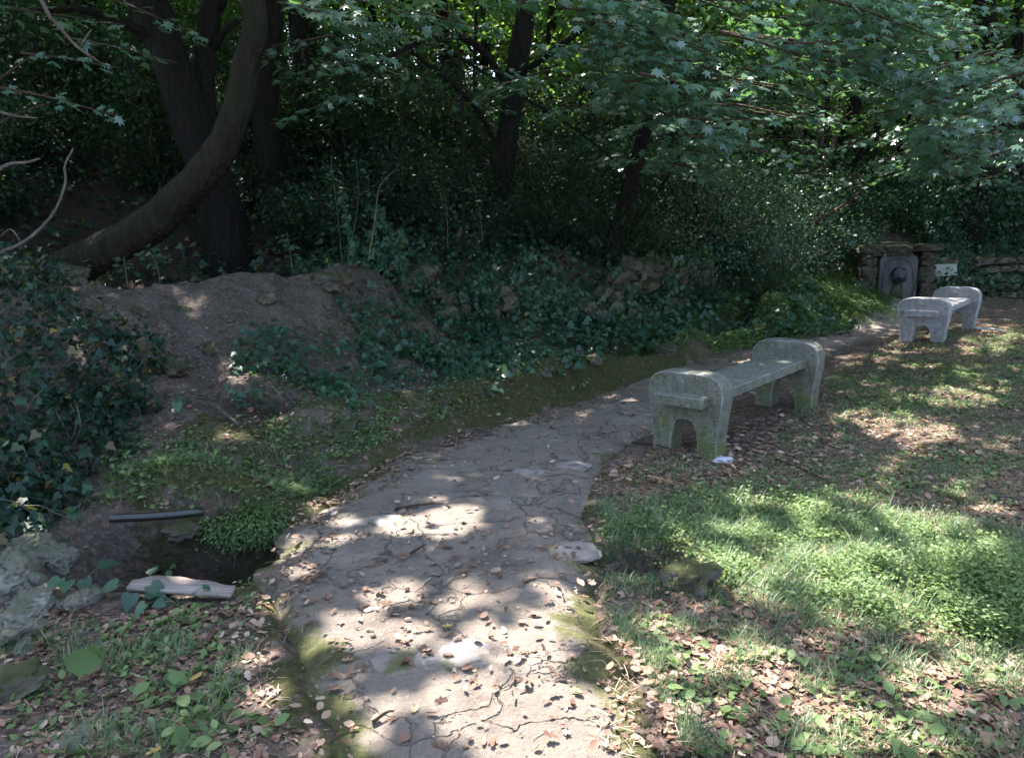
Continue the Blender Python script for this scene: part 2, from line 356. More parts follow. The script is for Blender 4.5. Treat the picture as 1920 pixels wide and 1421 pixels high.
# ------------------------------------------------------------------ terrain
CTRL = []
for p in [(640,1421,0),(1200,1421,0),(900,1200,0),(480,1120,.02),(560,1300,.02),(520,1220,.02),(1150,1100,0),(700,900,0),(1000,900,0),(1150,860,0),(1100,760,0),(1300,900,0),(1500,900,0),(1900,900,0),
          (1900,1100,0),(1500,1150,.02),(1900,1400,0),(1450,1400,0),(1300,780,0),(1550,740,0),(1900,740,0),(1700,630,0),(1900,620,0),(1480,650,0),(1560,610,0),(1660,580,0),(1900,560,0),
          (0,1421,.03),(0,1280,.06),(200,1300,0),(400,1250,-.01),(330,1120,-.02),(150,1150,.04),(560,900,.03),
          (300,880,.22),(450,850,.22),(600,840,.13),(560,785,.26),(660,778,.24),(760,778,.18),(860,750,.14),(960,720,.1),(300,780,.35),(420,730,.42),(200,800,.32),(380,690,.52),
          (0,700,.75),(0,850,.3),(120,850,.28),(60,960,.1),(0,1050,.08),(180,650,.8),(560,735,.3),
          (700,735,.2),(860,690,.2),(900,630,.35),(1000,600,.5),(1050,650,.2),(1200,610,.28),(800,600,.58),(1000,590,.52),(1200,580,.47),(1330,560,.42),
          (1400,622,0.05),(1400,575,.38),(1500,550,.42),(1570,550,.36),(1640,570,.08),(1530,605,.08)]:
    CTRL.append(G(*p))
CTRL += [At(*p) for p in [(130,545,6.6),(250,557,6.5),(400,542,6.7),(500,530,7.0),(600,522,7.4),(690,512,7.9),(0,520,6.4),(300,610,6.1),(400,620,6.25),(470,580,6.6),(540,650,6.5),(560,590,6.95),(640,600,7.2),(640,660,6.7),(720,600,7.75),(760,560,8.2),(450,660,6.15)]]
# stone wall footing, terrace above it, hill, far ground
CTRL += [np.array(p, float) for p in [(-2.2,7.9,1.0),(-3,8.3,.9),(-4.5,8.5,1.1),(-1.9,9.2,1.18),(-.6,9.5,1.18),(.6,10,1.15),(1.8,10.8,1.1),(2.8,11.6,1.1),(4,12.3,.75),(5,12.9,.5),
          (-7,14,4.2),(-4.5,13.5,3.7),(-2,13,3.1),(0,12.6,2.5),(1.8,13,2.0),(3.5,14,1.6),(5.7,15,1.4),(-6,9.5,2.2),(-6,7,1.6),(-8,4,1.0),(-5,2,.2),(-3.5,0,.1),(-10,10,3.5),(-10,0,.8),
          (6.2,13.0,.3),(6.2,13.9,.95),(7,13.0,.2),(7,13.9,.9),(9,13.6,.15),(9,14.4,.85),(12,14,.3),(12,16,1.0),(-12,22,6.5),(-4,20,5.0),(2,20,3.4),(8,20,2.2),(14,22,2.4),(-16,35,9),(0,35,7),(10,35,5),(22,35,6),(0,60,12),(25,60,12),(-25,60,14),
          (15,5,0),(22,12,.8),(15,-5,0),(0,-3,0),(0,-12,0),(-12,-12,.5),(12,-15,0),(25,-2,.3),(-20,5,4),(-25,-20,3),(30,-25,1),(40,20,3),(-40,20,9)]]
CTRL = np.array(CTRL)
def tps(d): return d*d*np.log(np.maximum(d, 1e-6))
def rbf_fit(C, lam=.02):
    n = len(C); A = tps(np.hypot(C[:, None, 0]-C[None, :, 0], C[:, None, 1]-C[None, :, 1]))+np.eye(n)*lam
    Pm = np.column_stack([np.ones(n), C[:, 0], C[:, 1]])
    K = np.block([[A, Pm], [Pm.T, np.zeros((3, 3))]])
    return np.linalg.solve(K, np.concatenate([C[:, 2], np.zeros(3)]))
RB = rbf_fit(CTRL)
def rbf(x, y):
    out = RB[-3]+RB[-2]*x+RB[-1]*y
    for i, c in enumerate(CTRL): out = out+RB[i]*tps(np.hypot(x-c[0], y-c[1]))
    return out
PATH_L = [(-.55,1.9),(-.75,2.3),(-1.02,2.8),(-1.22,3.25),(-1.32,3.69),(-1.16,4.06),(-.93,4.95),(-.27,5.8),(.68,6.81),(1.39,7.72),(2.9,9.17),(4.6,10.95),(5.9,12.3)]
PATH_R = [(.42,1.9),(.4,2.3),(.38,2.8),(.4,3.15),(.42,3.5),(.4,3.95),(.66,4.84),(1.0,5.35),(1.75,6.5),(2.45,7.35),(3.75,8.55),(5.3,10.1),(6.7,11.6)]
PL = catmull([(-.25,-1.5),(-.4,.5)]+PATH_L, 8); PR = catmull([(.6,-1.5),(.5,.5)]+PATH_R, 8)
PATHPOLY = [tuple(p) for p in PL]+[tuple(p) for p in PR[::-1]]
PMID = [tuple(p) for p in (PL+PR)[::4]/2]
CHB = [tuple(G(470,775,.3)[:2]), tuple(G(640,752,.26)[:2]), tuple(G(800,742,.18)[:2]), tuple(G(900,727,.2)[:2]), tuple(G(1000,706,.2)[:2]), tuple(G(1100,682,.2)[:2]), tuple(G(1200,660,.18)[:2]), tuple(G(1290,640,.12)[:2]), (3.4,10.5),(4.5,11.6)]
def height(x, y):
    x = np.asarray(x, float); y = np.asarray(y, float)
    h = rbf(x, y)
    h = np.maximum(h, -.05)+(vnoise(x, y, 1.6, 1)-.5)*.05*sst(-.02, .3, h)+(vnoise(x, y, 6, 2, 2)-.5)*.03+(vnoise(x, y, .7, 3)-.5)*.5*sst(1.2, 3, h)
    h = h+((vnoise(x, y, 11, 6, 3)-.5)*.08+(vnoise(x, y, 3.3, 7, 2)-.5)*.12)*sst(.12, .4, h)*(y < 12)
    d, al, L = polydist(CHB, x, y)
    ends = sst(0, .25, al)*sst(L, L-1.5, al)
    h = h+(.12+.22*sst(1.2, 2.2, al)*sst(5.8, 4.6, al))*np.exp(-((d+.27+.05*vnoise(al, al*0, 3, 4))/.15)**2)*ends*(.6+.8*vnoise(al, al*0, 2.2, 5))
    h = h-.36*np.exp(-(np.abs(d)/.17)**4)*ends
    # ditch that runs under the path from the left
    a = sst(-2.45, -1.9, x)*sst(-.2, -.75, x); yc = 3.74+.10*(x+1.3)
    dd = (y-yc); dep = np.where(dd > 0, np.exp(-(dd/.17)**6), np.exp(-(dd/.3)**2))
    h = h-.72*a*dep
    h = h+.14*np.exp(-((x+1.75)/.5)**2-((y-4.12)/.16)**2)
    # outlet on the right
    h = h-.34*np.exp(-((x-.62)/.2)**4-((y-3.27)/.15)**4)
    # sunk under the slab
    inside = np.minimum(polydist([tuple(p) for p in PL[::3]], x, y)[0]*-1, polydist([tuple(p) for p in PR[::3]], x, y)[0])
    h = h-.07*sst(.0, .1, inside)*sst(9.2, 8.0, y)
    return h, d, al, inside
def lines(lo, hi, dlo, dhi, step, grow):
    a = list(np.arange(dlo, dhi, step)); s = step; v = dhi
    while v < hi: a.append(v); s *= grow; v += s
    s = step; v = dlo-step; b = []
    while v > lo: b.append(v); s *= grow; v -= s
    return np.array(b[::-1]+a)
gx = lines(-70, 70, -3.2, 3.4, .022, 1.035); gy = lines(-70, 110, 1.6, 6.8, .022, 1.02)
XX, YY = np.meshgrid(gx, gy); Hh, DD, AL, INS = height(XX.ravel(), YY.ravel())
nx, ny = len(gx), len(gy); idx = np.arange(nx*ny).reshape(ny, nx)
Q = np.stack([idx[:-1, :-1], idx[:-1, 1:], idx[1:, 1:], idx[1:, :-1]], -1).reshape(-1, 4)
xr, yr = XX.ravel(), YY.ravel()
tm = mesh('ground', np.column_stack([xr, yr, Hh]), None, Q, M_SOIL, True)
def zone(poly, P): u, v_ = proj(P); return inpoly(poly, u, v_) & (P[:, 1] > .5)
TP = np.column_stack([xr, yr, Hh])
rightm = (polydist([tuple(p) for p in PR[::3]], xr, yr)[0] < 0)
lawn = sst(0, .4, -polydist([tuple(p) for p in PR[::3]], xr, yr)[0])
Z_BARE = [(1110,870),(1240,840),(1400,860),(1560,760),(1700,800),(1560,900),(1400,925),(1120,925)]
u_, v_ = proj(TP)
bare = inpoly(Z_BARE, u_, v_)
grass = lawn*.4*(1-bare*.9)*(Hh < .8)
moss = .16*np.exp(-((DD+.34)/.28)**2)*2.2+.25*(~rightm)*(Hh < .7)*(yr < 8)+.35*sst(.28, .0, np.abs(INS))*(yr < 9)
moss = moss+.5*np.exp(-((xr+1.7)/.7)**2-((yr-4.2)/.5)**2)
moss = (moss+.17*sst(.5, .9, Hh)*(yr < 8))*(1-.45*sst(.5, .9, Hh))*(1-bare)
litter = .35+.5*lawn*(Hh < .8)+.35*bare+.3*sst(1.0, 2, Hh)
litter = litter*(1-.75*(inpoly([(200,560),(480,525),(720,520),(620,600),(470,720),(350,700),(300,620)], u_, v_)))
attr(tm, 'grass', grass); attr(tm, 'moss', moss); attr(tm, 'litter', np.clip(litter, 0, 1))
attr(tm, 'soil_shade', np.maximum(sst(1.15, 1.6, Hh)+sst(7.9, 8.6, yr)*(xr < -1.2)*sst(.5, .8, Hh), np.maximum(np.exp(-(DD/.22)**4)*(xr > -2.6)*(yr < 12), np.exp(-((xr+1.5)/.6)**4-((yr-3.72)/.2)**4))).clip(0, 1)+.0*xr)  # painted shade: upper hill, dark hollow, channel bed and ditch pit
attr(tm, 'pathm', .85*sst(-.15, .25, INS)*sst(8.0, 9.4, yr)+0*yr)
ground = ob('ground', tm); tag(ground, 'brown woodland soil with moss, grass and leaf litter', kind='structure')
def hz(x, y): return height(np.atleast_1d(x), np.atleast_1d(y))[0]

def hit(px, py):
    d = ray(px, py); t = np.concatenate([np.arange(1.5, 9, .03), np.arange(9, 25, .1)]); P = np.array([0, 0, CH])+t[:, None]*d
    under = P[:, 2] < hz(P[:, 0], P[:, 1]); i = int(np.argmax(under)) if under.any() else len(t)-1
    return P[i].copy()

# path slab (edges follow PL / PR), about 4 cm proud, skirt down into the ditch
NS = 30; rows = 470; tt = np.linspace(0, len(PL)-1, rows)**1.0
i0 = np.clip(tt.astype(int), 0, len(PL)-2); fr = (tt-i0)[:, None]
El = PL[i0]*(1-fr)+PL[i0+1]*fr; Er = PR[i0]*(1-fr)+PR[i0+1]*fr
wobl = (vnoise(El[:, 0], El[:, 1], 4, 8)-.5)*.34+(vnoise(El[:, 0], El[:, 1], 14, 9)-.5)*.04; wobr = (vnoise(Er[:, 0], Er[:, 1], 4, 10)-.5)*.34+(vnoise(Er[:, 0], Er[:, 1], 14, 12)-.5)*.04
dirw = unit(Er-El); El = El+dirw*wobl[:, None]; Er = Er-dirw*wobr[:, None]
sP = np.linspace(0, 1, NS)[None, :, None]; sP = np.concatenate([sP], 1)
GP = El[:, None]*(1-sP)+Er[:, None]*sP
px_, py_ = GP[..., 0].ravel(), GP[..., 1].ravel()
ed = np.minimum(np.arange(NS), NS-1-np.arange(NS))/(NS/2); ed = np.tile(ed, rows)
rid = vnoise(px_, py_, 2.2, 21, 4); base = .02+(vnoise(px_, py_, 5, 22, 4)-.5)*.035+np.exp(-((rid-.5)/.014)**2)*-.007+np.exp(-((vnoise(px_, py_, 1.5, 27, 4)-.45)/.012)**2)*-.006+(vnoise(px_, py_, 22, 23, 2)-.5)*.012
pz = base-.06*(1-sst(0, .26, ed))
far = sst(8, 9.4, py_); pz = pz*(1-far)+(hz(px_, py_)-.03)*far
top = np.column_stack([px_, py_, pz]).reshape(rows, NS, 3)
sk0 = top[:, :1].copy(); sk0[..., 2] -= .16; sk1 = top[:, -1:].copy(); sk1[..., 2] -= .16
sk0[:, 0, :2] += dirw*.04; sk1[:, 0, :2] -= dirw*.04
PV = np.concatenate([sk0, top, sk1], 1); nn = NS+2; id2 = np.arange(rows*nn).reshape(rows, nn)
Q = np.stack([id2[:-1, :-1], id2[:-1, 1:], id2[1:, 1:], id2[1:, :-1]], -1).reshape(-1, 4)
pm = mesh('path', PV.reshape(-1, 3), None, Q, M_PATH, True)
edd = 1-np.concatenate([np.zeros((rows, 1)), ed.reshape(rows, NS), np.zeros((rows, 1))], 1)
mv = PV[..., 1]; mossb = .55*sst(.5, 1, edd)+.45*sst(3.3, 2.4, mv)*sst(.3, .75, edd)+.12
attr(pm, 'edge', np.clip(mossb, 0, 1).ravel())
path = ob('path', pm); tag(path, 'rough grey stone and concrete path strewn with dry leaves', kind='structure')
PATHPOLY = [tuple(p) for p in El[::6]]+[tuple(p) for p in Er[::-6]]
def onpath(x, y): return inpoly(PATHPOLY, x, y) & (y < 9.3)
def zs(x, y):
    z = hz(x, y); p = onpath(x, y)
    if p.any():
        x = np.atleast_1d(x); y = np.atleast_1d(y)
        zp = .022+(vnoise(x, y, 5, 22, 4)-.5)*.035+(vnoise(x, y, 22, 23, 2)-.5)*.012
        z = np.where(p & (y < 8.6), np.maximum(zp, z), z)
    return z

# ------------------------------------------------------------------ stones
k = NM('paving_stone_grey'); k.bump(k.noise(22, 7, .7), .7, .015); c = k.ramp(k.noise(5, 7), [(.3, (.14, .12, .11)), (.7, (.27, .235, .22))]); c = k.mix(k.step(k.noise(4, 6, .7), .5, .66), c, (.085, .085, .04)); M_PAV = k.fin(c, .9)
def rock_mesh(name, seed, mat, sub=2, rough=.28, flat=(1, .8, .6), blocky=0.0, bumpy=2.2, pits=0.0):
    bm = bmesh.new(); bmesh.ops.create_icosphere(bm, subdivisions=sub, radius=.5)
    off = Vector((seed*3.7, seed*1.3, seed*7.1))
    for v in bm.verts:
        p = v.co.normalized()
        if blocky:
            m = max(abs(p.x), abs(p.y), abs(p.z)); cube = p/m*.8
            p = p.lerp(cube, blocky)
        n = mnoise.noise(p*1.3+off)*rough*1.3+mnoise.noise(p*bumpy*1.6+off)*rough*.7+(mnoise.noise(p*8+off)*rough*.3+mnoise.noise(p*17+off)*rough*.15 if sub > 3 else mnoise.noise(p*6+off)*rough*.2)
        if pits:
            b_ = abs(mnoise.noise(p*2.1+off*2)); n += pits*(.35-1.0*math.exp(-(b_/.09)**2)*.5)+abs(mnoise.noise(p*5+off))*.12
        q = p*(.5+n*.5); v.co = Vector((q.x*flat[0], q.y*flat[1], q.z*flat[2]))
    me = bpy.data.meshes.new(name); bm.to_mesh(me); bm.free(); me.materials.append(mat)
    me.polygons.foreach_set('use_smooth', [sub > 3]*len(me.polygons)); return me
def place(name, me, loc, scale, rot=None, parent=None):
    o = bpy.data.objects.new(name, me); o.location = Vector([float(c) for c in loc])
    o.scale = scale if isinstance(scale, (tuple, list)) else (scale,)*3
    o.rotation_euler = rot if rot is not None else (random.uniform(-.3, .3), random.uniform(-.3, .3), random.uniform(0, 6.28))
    return link(o, parent)
# paving stones let into the path
PAV = [rock_mesh('paving_stone', s, M_PAV, 3, .16, (1, .85, .22), .35) for s in range(4)]
for i, (px, py, a, b, c_) in enumerate([(1075,1035,.26,.2,.1),(1030,880,.5,.26,.05),(820,1240,.4,.25,.045),(960,1130,.45,.22,.04),(860,940,.5,.25,.035),(700,985,.34,.2,.05)]):
    g = G(px, py); o = place('paving_stone', PAV[i % 4], (g[0], g[1], .0+.006*(i % 3)), (a*1.15, b*1.25, c_*2.6), (0, 0, random.uniform(-.3, .3)), path)
# overgrown dry stone wall on the bank
WP = np.array([(-1.75,8.25),(-.9,8.45),(0,8.75),(.8,9.15),(1.6,9.6),(2.3,10.2),(2.85,10.95)]); WPc = catmull(WP, 10)
wall = empty('ruined_stone_wall', (.6, 9.1, .5)); tag(wall, 'ruined dry stone wall half hidden by ivy on the bank above the path', 'wall')
RM = [rock_mesh('stone', 20+s, M_STONE, 2, .3, (1, .8, .75), .85) for s in range(8)]
seg = np.hypot(*np.diff(WPc, axis=0).T); cum = np.concatenate([[0], np.cumsum(seg)]); Lw = cum[-1]
for course in range(5):
    s = random.uniform(0, .15)
    while s < Lw:
        wd = random.uniform(.13, .34); hh = random.uniform(.11, .17)
        t = min(s+wd/2, Lw-.01); i = np.searchsorted(cum, t)-1; f = (t-cum[i])/seg[i]; P = WPc[i]*(1-f)+WPc[i+1]*f; tn = WPc[i+1]-WPc[i]
        zb = float(hz(P[0]+tn[1]*1.0/np.hypot(*tn)*.12, P[1]-tn[0]/np.hypot(*tn)*.12)[0])
        keep = (.4 if t/Lw < .45 else .7) if course < 2 else (.85 if t/Lw > .6 else .3-.1*(course-2))
        if random.random() < keep and not (t < .55 and course > 1):
            z = zb+.03+course*.125+random.uniform(-.03, .03)
            o = bpy.data.objects.new('stone', RM[random.randrange(8)]); link(o, wall)
            o.location = (P[0]-.6+random.uniform(-.03, .03), P[1]-9.1+random.uniform(-.06, .03)+.03*course, z-.5)
            o.scale = (wd*1.2, .34, hh*random.uniform(1.8, 2.6)); o.rotation_euler = (random.uniform(-.2, .2), random.uniform(-.2, .2), math.atan2(tn[1], tn[0])+random.uniform(-.15, .15))
        s += wd*.95
# loose rocks
WR = [rock_mesh('limestone_rock', 40+s, M_WHITE, 5, .34, (1, .85, .8), .25, 2.2, .45) for s in range(5)]
M_BROCK = stonemat('brown_rock', (.07, .058, .05), (.19, .16, .135), (.045, .05, .018), .9)
GRK = [rock_mesh('grey_rock', 60+s, M_BROCK, 4, .42, (1, .85, .8), .45, 2.4) for s in range(3)]
def rock(px, py, size, me, label, z=None, rot=None, sink=.25, name='rock', depth=None):
    if depth is not None: g = At(px, py, depth)
    else:
        g = hit(px, py)
    o = place(name, me, (g[0], g[1], g[2]+size[2]*(.5-sink)), size, rot); tag(o, label, 'rock'); return o
rock(95, 1062, (.21,.17,.16), WR[0], 'pale holed limestone rock on top of the pile beside the ditch')
rock(20, 1110, (.24,.2,.24), WR[1], 'largest whitish limestone boulder in the pile at the ivy edge', sink=.2)
rock(60, 1030, (.16,.13,.11), WR[3], 'cream stone wedged on top at the back of the limestone pile')
rock(62, 1150, (.16,.12,.13), WR[4], 'small chipped stone low in the middle of the limestone pile')
rock(20, 1195, (.2,.18,.13), WR[2], 'low whitish stone at the foot of the limestone pile')
rock(150, 1133, (.19,.13,.09), WR[3], 'small flat cream stone just right of the limestone pile')
rock(42, 1222, (.09,.07,.05), WR[4], 'tiny bluish white pebble on soil below the limestone pile')
rock(30, 1300, (.22,.18,.14), GRK[0], 'dark mossy stone in shade in the near corner by the ivy')
rock(130, 1405, (.11,.09,.06), WR[2], 'pale stone half buried in the near grass')
rock(438, 880, (.11,.1,.13), GRK[1], 'upright grey brown stone on the mossy mound above the ditch', sink=.15)
rock(330, 700, (.36,.26,.22), GRK[2], 'greenish grey stone wedged in the dirt gully below the ivy')
rock(665, 1392, (.055,.05,.05), GRK[1], 'round grey pebble on moss at the near left edge of the path', sink=.15)
rock(130, 530, (.32,.26,.26), GRK[0], 'mossy boulder at the foot of the leaning trunk', depth=7.0)
rock(735, 500, (.34,.26,.28), GRK[1], 'mossy boulder crowning the left end of the stone wall', depth=8.6)
rock(620, 540, (.4,.3,.24), GRK[2], 'broad moss capped stone on the crest of the dirt track', depth=7.4)
rock(1290, 592, (.2,.16,.14), GRK[0], 'small grey stone sunk in leaves below the end of the wall')
rock(1330, 560, (.28,.2,.18), WR[3], 'rounded pale stone beside the green herb mound')
rock(1290, 1100, (.26,.2,.16), GRK[0], 'flat grey stone among the bright herbs right of the path')
rock(340, 1005, (.2,.14,.12), GRK[1], 'small brown stone lying in the ditch under the black pipe')
rock(640, 805, (.3,.22,.14), GRK[1], 'flat buried stone between the mossy kerb and the path', sink=.6)

for px, py, sz, lb in [(500,565,.16,'half buried stone on the upper dirt track'),(430,600,.12,'small stone in the dirt just below the crest'),(395,660,.14,'stone in the dirt gully left of the creepers'),(560,625,.13,'brown stone on the slope right of the dirt track'),(345,585,.1,'little stone on the left of the dirt track'),(700,655,.12,'stone among creepers on the middle bank'),(260,590,.12,'stone between ivy and dirt crest'),
        (1020,700,.14,'mossy stone set in the kerb left of the near bench'),(930,735,.16,'mossy kerb stone above the bend of the path'),(1110,680,.15,'mossy kerb stone nearest the near bench'),(1250,660,.2,'big mossy stone behind the near bench')]:
    rock(px, py, (sz*1.2, sz, sz*.9), GRK[int(px) % 3], lb, sink=.35)
# ------------------------------------------------------------------ benches
BW, BT, BL = .277, .15, 1.77
def panel_mesh(mat, name='end_panel'):
    side = [(.2425, 0), (.238, .07), (.24, .14), (.249, .21), (.262, .29), (.275, .36), (.279, .41), (.277, .45), (.264, .488), (.240, .520), (.207, .541), (.165, .552), (.11, .556), (.04, .556)]
    arch = [(.1035, 0), (.097, .09), (.088, .16), (.073, .205), (.045, .233), (.015, .24)]
    pts = [(x, z) for x, z in side]+[(-x, z) for x, z in side[::-1]]+[(-x, z) for x, z in arch]+[(x, z) for x, z in arch[::-1]]
    bm = bmesh.new()
    f = [bm.verts.new((x, -BT/2, z-.06*(z == 0))) for x, z in pts]; b = [bm.verts.new((x, BT/2, z-.06*(z == 0))) for x, z in pts]
    n = len(pts); bm.faces.new(f[::-1]); bm.faces.new(b)
    for i in range(n): j = (i+1) % n; bm.faces.new((f[i], f[j], b[j], b[i]))
    bmesh.ops.recalc_face_normals(bm, faces=bm.faces)
    be = [e for e in bm.edges if abs(e.verts[0].co.y-e.verts[1].co.y) < 1e-6]
    bmesh.ops.bevel(bm, geom=be, offset=.008, segments=2, affect='EDGES', profile=.5, material=1)
    bmesh.ops.triangulate(bm, faces=[f for f in bm.faces if len(f.verts) > 4])
    me = bpy.data.meshes.new(name); bm.to_mesh(me); bm.free(); me.materials.append(mat); me.materials.append(EDGE[mat.name]); return me
def seat_mesh(mat):
    bm = bmesh.new(); bmesh.ops.create_cube(bm, size=1)
    for v in bm.verts: v.co = Vector((v.co.x*.368, v.co.y*(BL+.2), v.co.z*.07))
    bmesh.ops.bevel(bm, geom=list(bm.edges), offset=.007, segments=2, affect='EDGES', material=1)
    long = [e for e in bm.edges if abs(e.verts[0].co.y-e.verts[1].co.y) > 1]
    bmesh.ops.subdivide_edges(bm, edges=long, cuts=70)
    for v in bm.verts:
        if abs(v.co.x) > .165 and abs(v.co.y) < BL/2:
            e = mnoise.noise(Vector((v.co.y*14, v.co.z*20, v.co.x)))*.007; v.co.x -= math.copysign(max(e, -.001), v.co.x); v.co.z += mnoise.noise(Vector((v.co.y*9, 3, v.co.x*5)))*.003
    me = bpy.data.meshes.new('seat'); bm.to_mesh(me); bm.free(); me.materials.append(mat); me.materials.append(EDGE[mat.name]); return me
def patch_mesh(seed, mat, r=.1, name='footing', h=.005, jag=.8):
    a = np.linspace(0, 2*np.pi, 22, endpoint=False); rr = [r*(1+jag*mnoise.noise(Vector((math.cos(t)*1.6+seed, math.sin(t)*1.6, seed*2)))*1.5) for t in a]
    V = [(0, 0, h)]+[(math.cos(t)*q*.6, math.sin(t)*q*.6, h*.9) for t, q in zip(a, rr)]+[(math.cos(t)*q, math.sin(t)*q, -.012) for t, q in zip(a, rr)]
    n = len(a); T = [(0, 1+i, 1+(i+1) % n) for i in range(n)]; Q = [(1+i, 1+n+i, 1+n+(i+1) % n, 1+(i+1) % n) for i in range(n)]
    return mesh(name, V, T, Q, mat, True)
def bench(x, y, a, mat, label, feet):
    r = empty('stone_bench', (x, y, 0), -a); tag(r, label, 'bench', 'concrete benches along the path')
    pmh = panel_mesh(mat)
    for s in (-1, 1):
        o = ob('end_panel', pmh, r, (0, s*(BL-BT)/2, 0))
    o = ob('seat', seat_mesh(mat), r, (0, 0, .384))
    for i, (fx, fy, sx, sy) in enumerate(feet):
        o = ob('footing', patch_mesh(i+x, M_MORTAR, .08), r, (fx, fy, .012)); o.scale = (sx, sy, 1)
bench(1.7425, 5.5536, .7442, M_CONC, 'mossy grey concrete bench beside the path, the nearer of the two', [(.29, -.86, 1.4, .8), (.36, .80, 1.9, 1.1)])
bench(5.4593, 9.4957, .7366, M_CONC2, 'pale lilac grey concrete bench near the fountain, the farther of the two', [(.33, -.82, 1.6, 1.0), (.42, .82, 2.9, 1.5), (.62, .45, .8, .6)])

# ------------------------------------------------------------------ fountain
FX, FY = 6.62, 13.0; fz = 0.0
ft = empty('fountain', (FX, FY, fz), -.12); tag(ft, 'rustic stone drinking fountain with arched slab and dark lion head spout', 'fountain')
FB = [rock_mesh('stone', 80+s, M_FSTONE, 3, .2, (1, .95, .9), .92) for s in range(5)]
for side in (-1, 1):
    z = .02
    for i in range(7):
        hgt = random.uniform(.11, .16)
        o = place('stone', FB[(i+side) % 5], (side*.47+random.uniform(-.02, .02), 0, z+hgt/2), (random.uniform(.3, .42), .5, hgt*random.uniform(1.2, 1.75)), (0, random.uniform(-.05, .05), random.uniform(-.08, .08)), ft); z += hgt*.96
        if z > .86: break
for i, (cx, wd) in enumerate([(-.45, .45), (-.02, .5), (.43, .46)]):
    place('cap_stone', FB[i], (cx, -.03, .965), (wd*1.25, .66, .17), (0, random.uniform(-.04, .04), 0), ft)
place('top_stone', FB[3], (-.02, .12, 1.03), (.5, .4, .12), (0, 0, .1), ft)
bmx = bmesh.new(); pts = [(-.31, 0), (-.31, .78), (-.27, .84), (.27, .84), (.31, .78), (.31, 0)]
f = [bmx.verts.new((x, -.17, z)) for x, z in pts]; b = [bmx.verts.new((x, .1, z)) for x, z in pts]; bmx.faces.new(f[::-1]); bmx.faces.new(b)
for i in range(6): j = (i+1) % 6; bmx.faces.new((f[i], f[j], b[j], b[i]))
bmesh.ops.recalc_face_normals(bmx, faces=bmx.faces); bmesh.ops.bevel(bmx, geom=[e for e in bmx.edges], offset=.012, segments=2, affect='EDGES')
me = bpy.data.meshes.new('arched_slab'); bmx.to_mesh(me); bmx.free(); me.materials.append(M_SLAB); ob('slab', me, ft)
# raised arch moulding on the slab
ar = [(-.24, .02), (-.25, .3), (-.245, .5), (-.215, .66), (-.15, .76), (0, .8), (.15, .76), (.215, .66), (.245, .5), (.25, .3), (.24, .02)]
V, T, Q = tube([(x, -.166, z) for x, z in ar], .02, 6, 4); ob('arch_moulding', mesh('arch_moulding', V, T, Q, M_SLAB, True), ft)
# dark niche stain and the mask
V, T, Q = tube([(x, -.178, z) for x, z in [(-.09, .02), (-.11, .2), (-.1, .38)]], [.05, .06, .03], 6, 3)
bm = bmesh.new(); bmesh.ops.create_uvsphere(bm, u_segments=22, v_segments=14, radius=.13)
for v in bm.verts:
    c0 = v.co.copy(); n = mnoise.noise(c0*26)*.012
    mane = max(0, (abs(c0.x)+abs(c0.z))-.11)
    v.co = Vector((c0.x*.95, c0.y*.42-.0, c0.z*1.1))+c0.normalized()*n*(1+mane*20)
    if c0.y < -.05:                                    # muzzle, brow and sockets
        v.co.y -= .07*math.exp(-((c0.x/.045)**2+((c0.z+.03)/.04)**2)); v.co.y -= .03*math.exp(-((c0.x/.09)**2+((c0.z-.055)/.02)**2))
        for sx in (-1, 1): v.co.y += .025*math.exp(-(((c0.x-sx*.045)/.02)**2+((c0.z-.02)/.016)**2))
me = bpy.data.meshes.new('lion_mask'); bm.to_mesh(me); bm.free(); me.materials.append(M_BLACK); me.polygons.foreach_set('use_smooth', [True]*len(me.polygons))
ob('lion_mask', me, ft, (0, -.2, .52))
V, T, Q = tube([(0, -.26, .47), (0, -.33, .465), (0, -.36, .44)], .014, 8, 4); ob('spout', mesh('spout', V, T, Q, M_BLACK, True), ft)
k = NM('wet_algae_stain'); M_ALG = k.fin(k.ramp(k.noise(16, 5), [(.3, (.015, .02, .01)), (.7, (.05, .06, .025))]), .5)
a_ = np.array([(-.07, .44), (.06, .44), (.085, .25), (.1, .02), (-.15, .02), (-.13, .22)]); 
ob('algae_streak', mesh('algae_streak', [(x, -.176, z) for x, z in a_]+[(x*.9, -.190, z) for x, z in a_], [(6,7,8),(6,8,9),(6,9,10),(6,10,11)], [(i, (i+1) % 6, 6+(i+1) % 6, 6+i) for i in range(6)], M_ALG), ft)
bs = rock_mesh('basin', 91, M_GREY, 3, .1, (1, .8, .5), .7); place('basin', bs, (0, -.42, .04), (.6, .5, .35), (0, 0, 0), ft)
# low wall to the right of the fountain, with plaque leaning on it
lw = empty('low_stone_wall', (9.2, 13.3, 0)); tag(lw, 'low dark stone wall running right from the fountain', 'wall')
for c_ in range(5):
    x = -1.95+.1*(c_ % 2)
    while x < 3.2:
        wd = random.uniform(.16, .42)
        if random.random() < .12*c_: x += wd; continue
        o = place('stone', RM[random.randrange(8)], (x+wd/2, (x+1)*.06+random.uniform(-.02, .02), .08+c_*.15), (wd*1.2, .36, random.uniform(.2, .27)), (random.uniform(-.15, .15), random.uniform(-.12, .12), random.uniform(-.15, .15)), lw); x += wd
pq = empty('inscribed_plaque', (0, 0, 0)); tag(pq, 'pale rectangular stone plaque with worn lines of lettering right of the fountain', 'plaque')
pc = At(1767, 507, 13.02); pq.location = Vector(pc); pq.rotation_euler = (-.16, .0, -.05)
bm = bmesh.new(); bmesh.ops.create_cube(bm, size=1)
for v in bm.verts: v.co = Vector((v.co.x*.475, v.co.y*.04, v.co.z*.205))
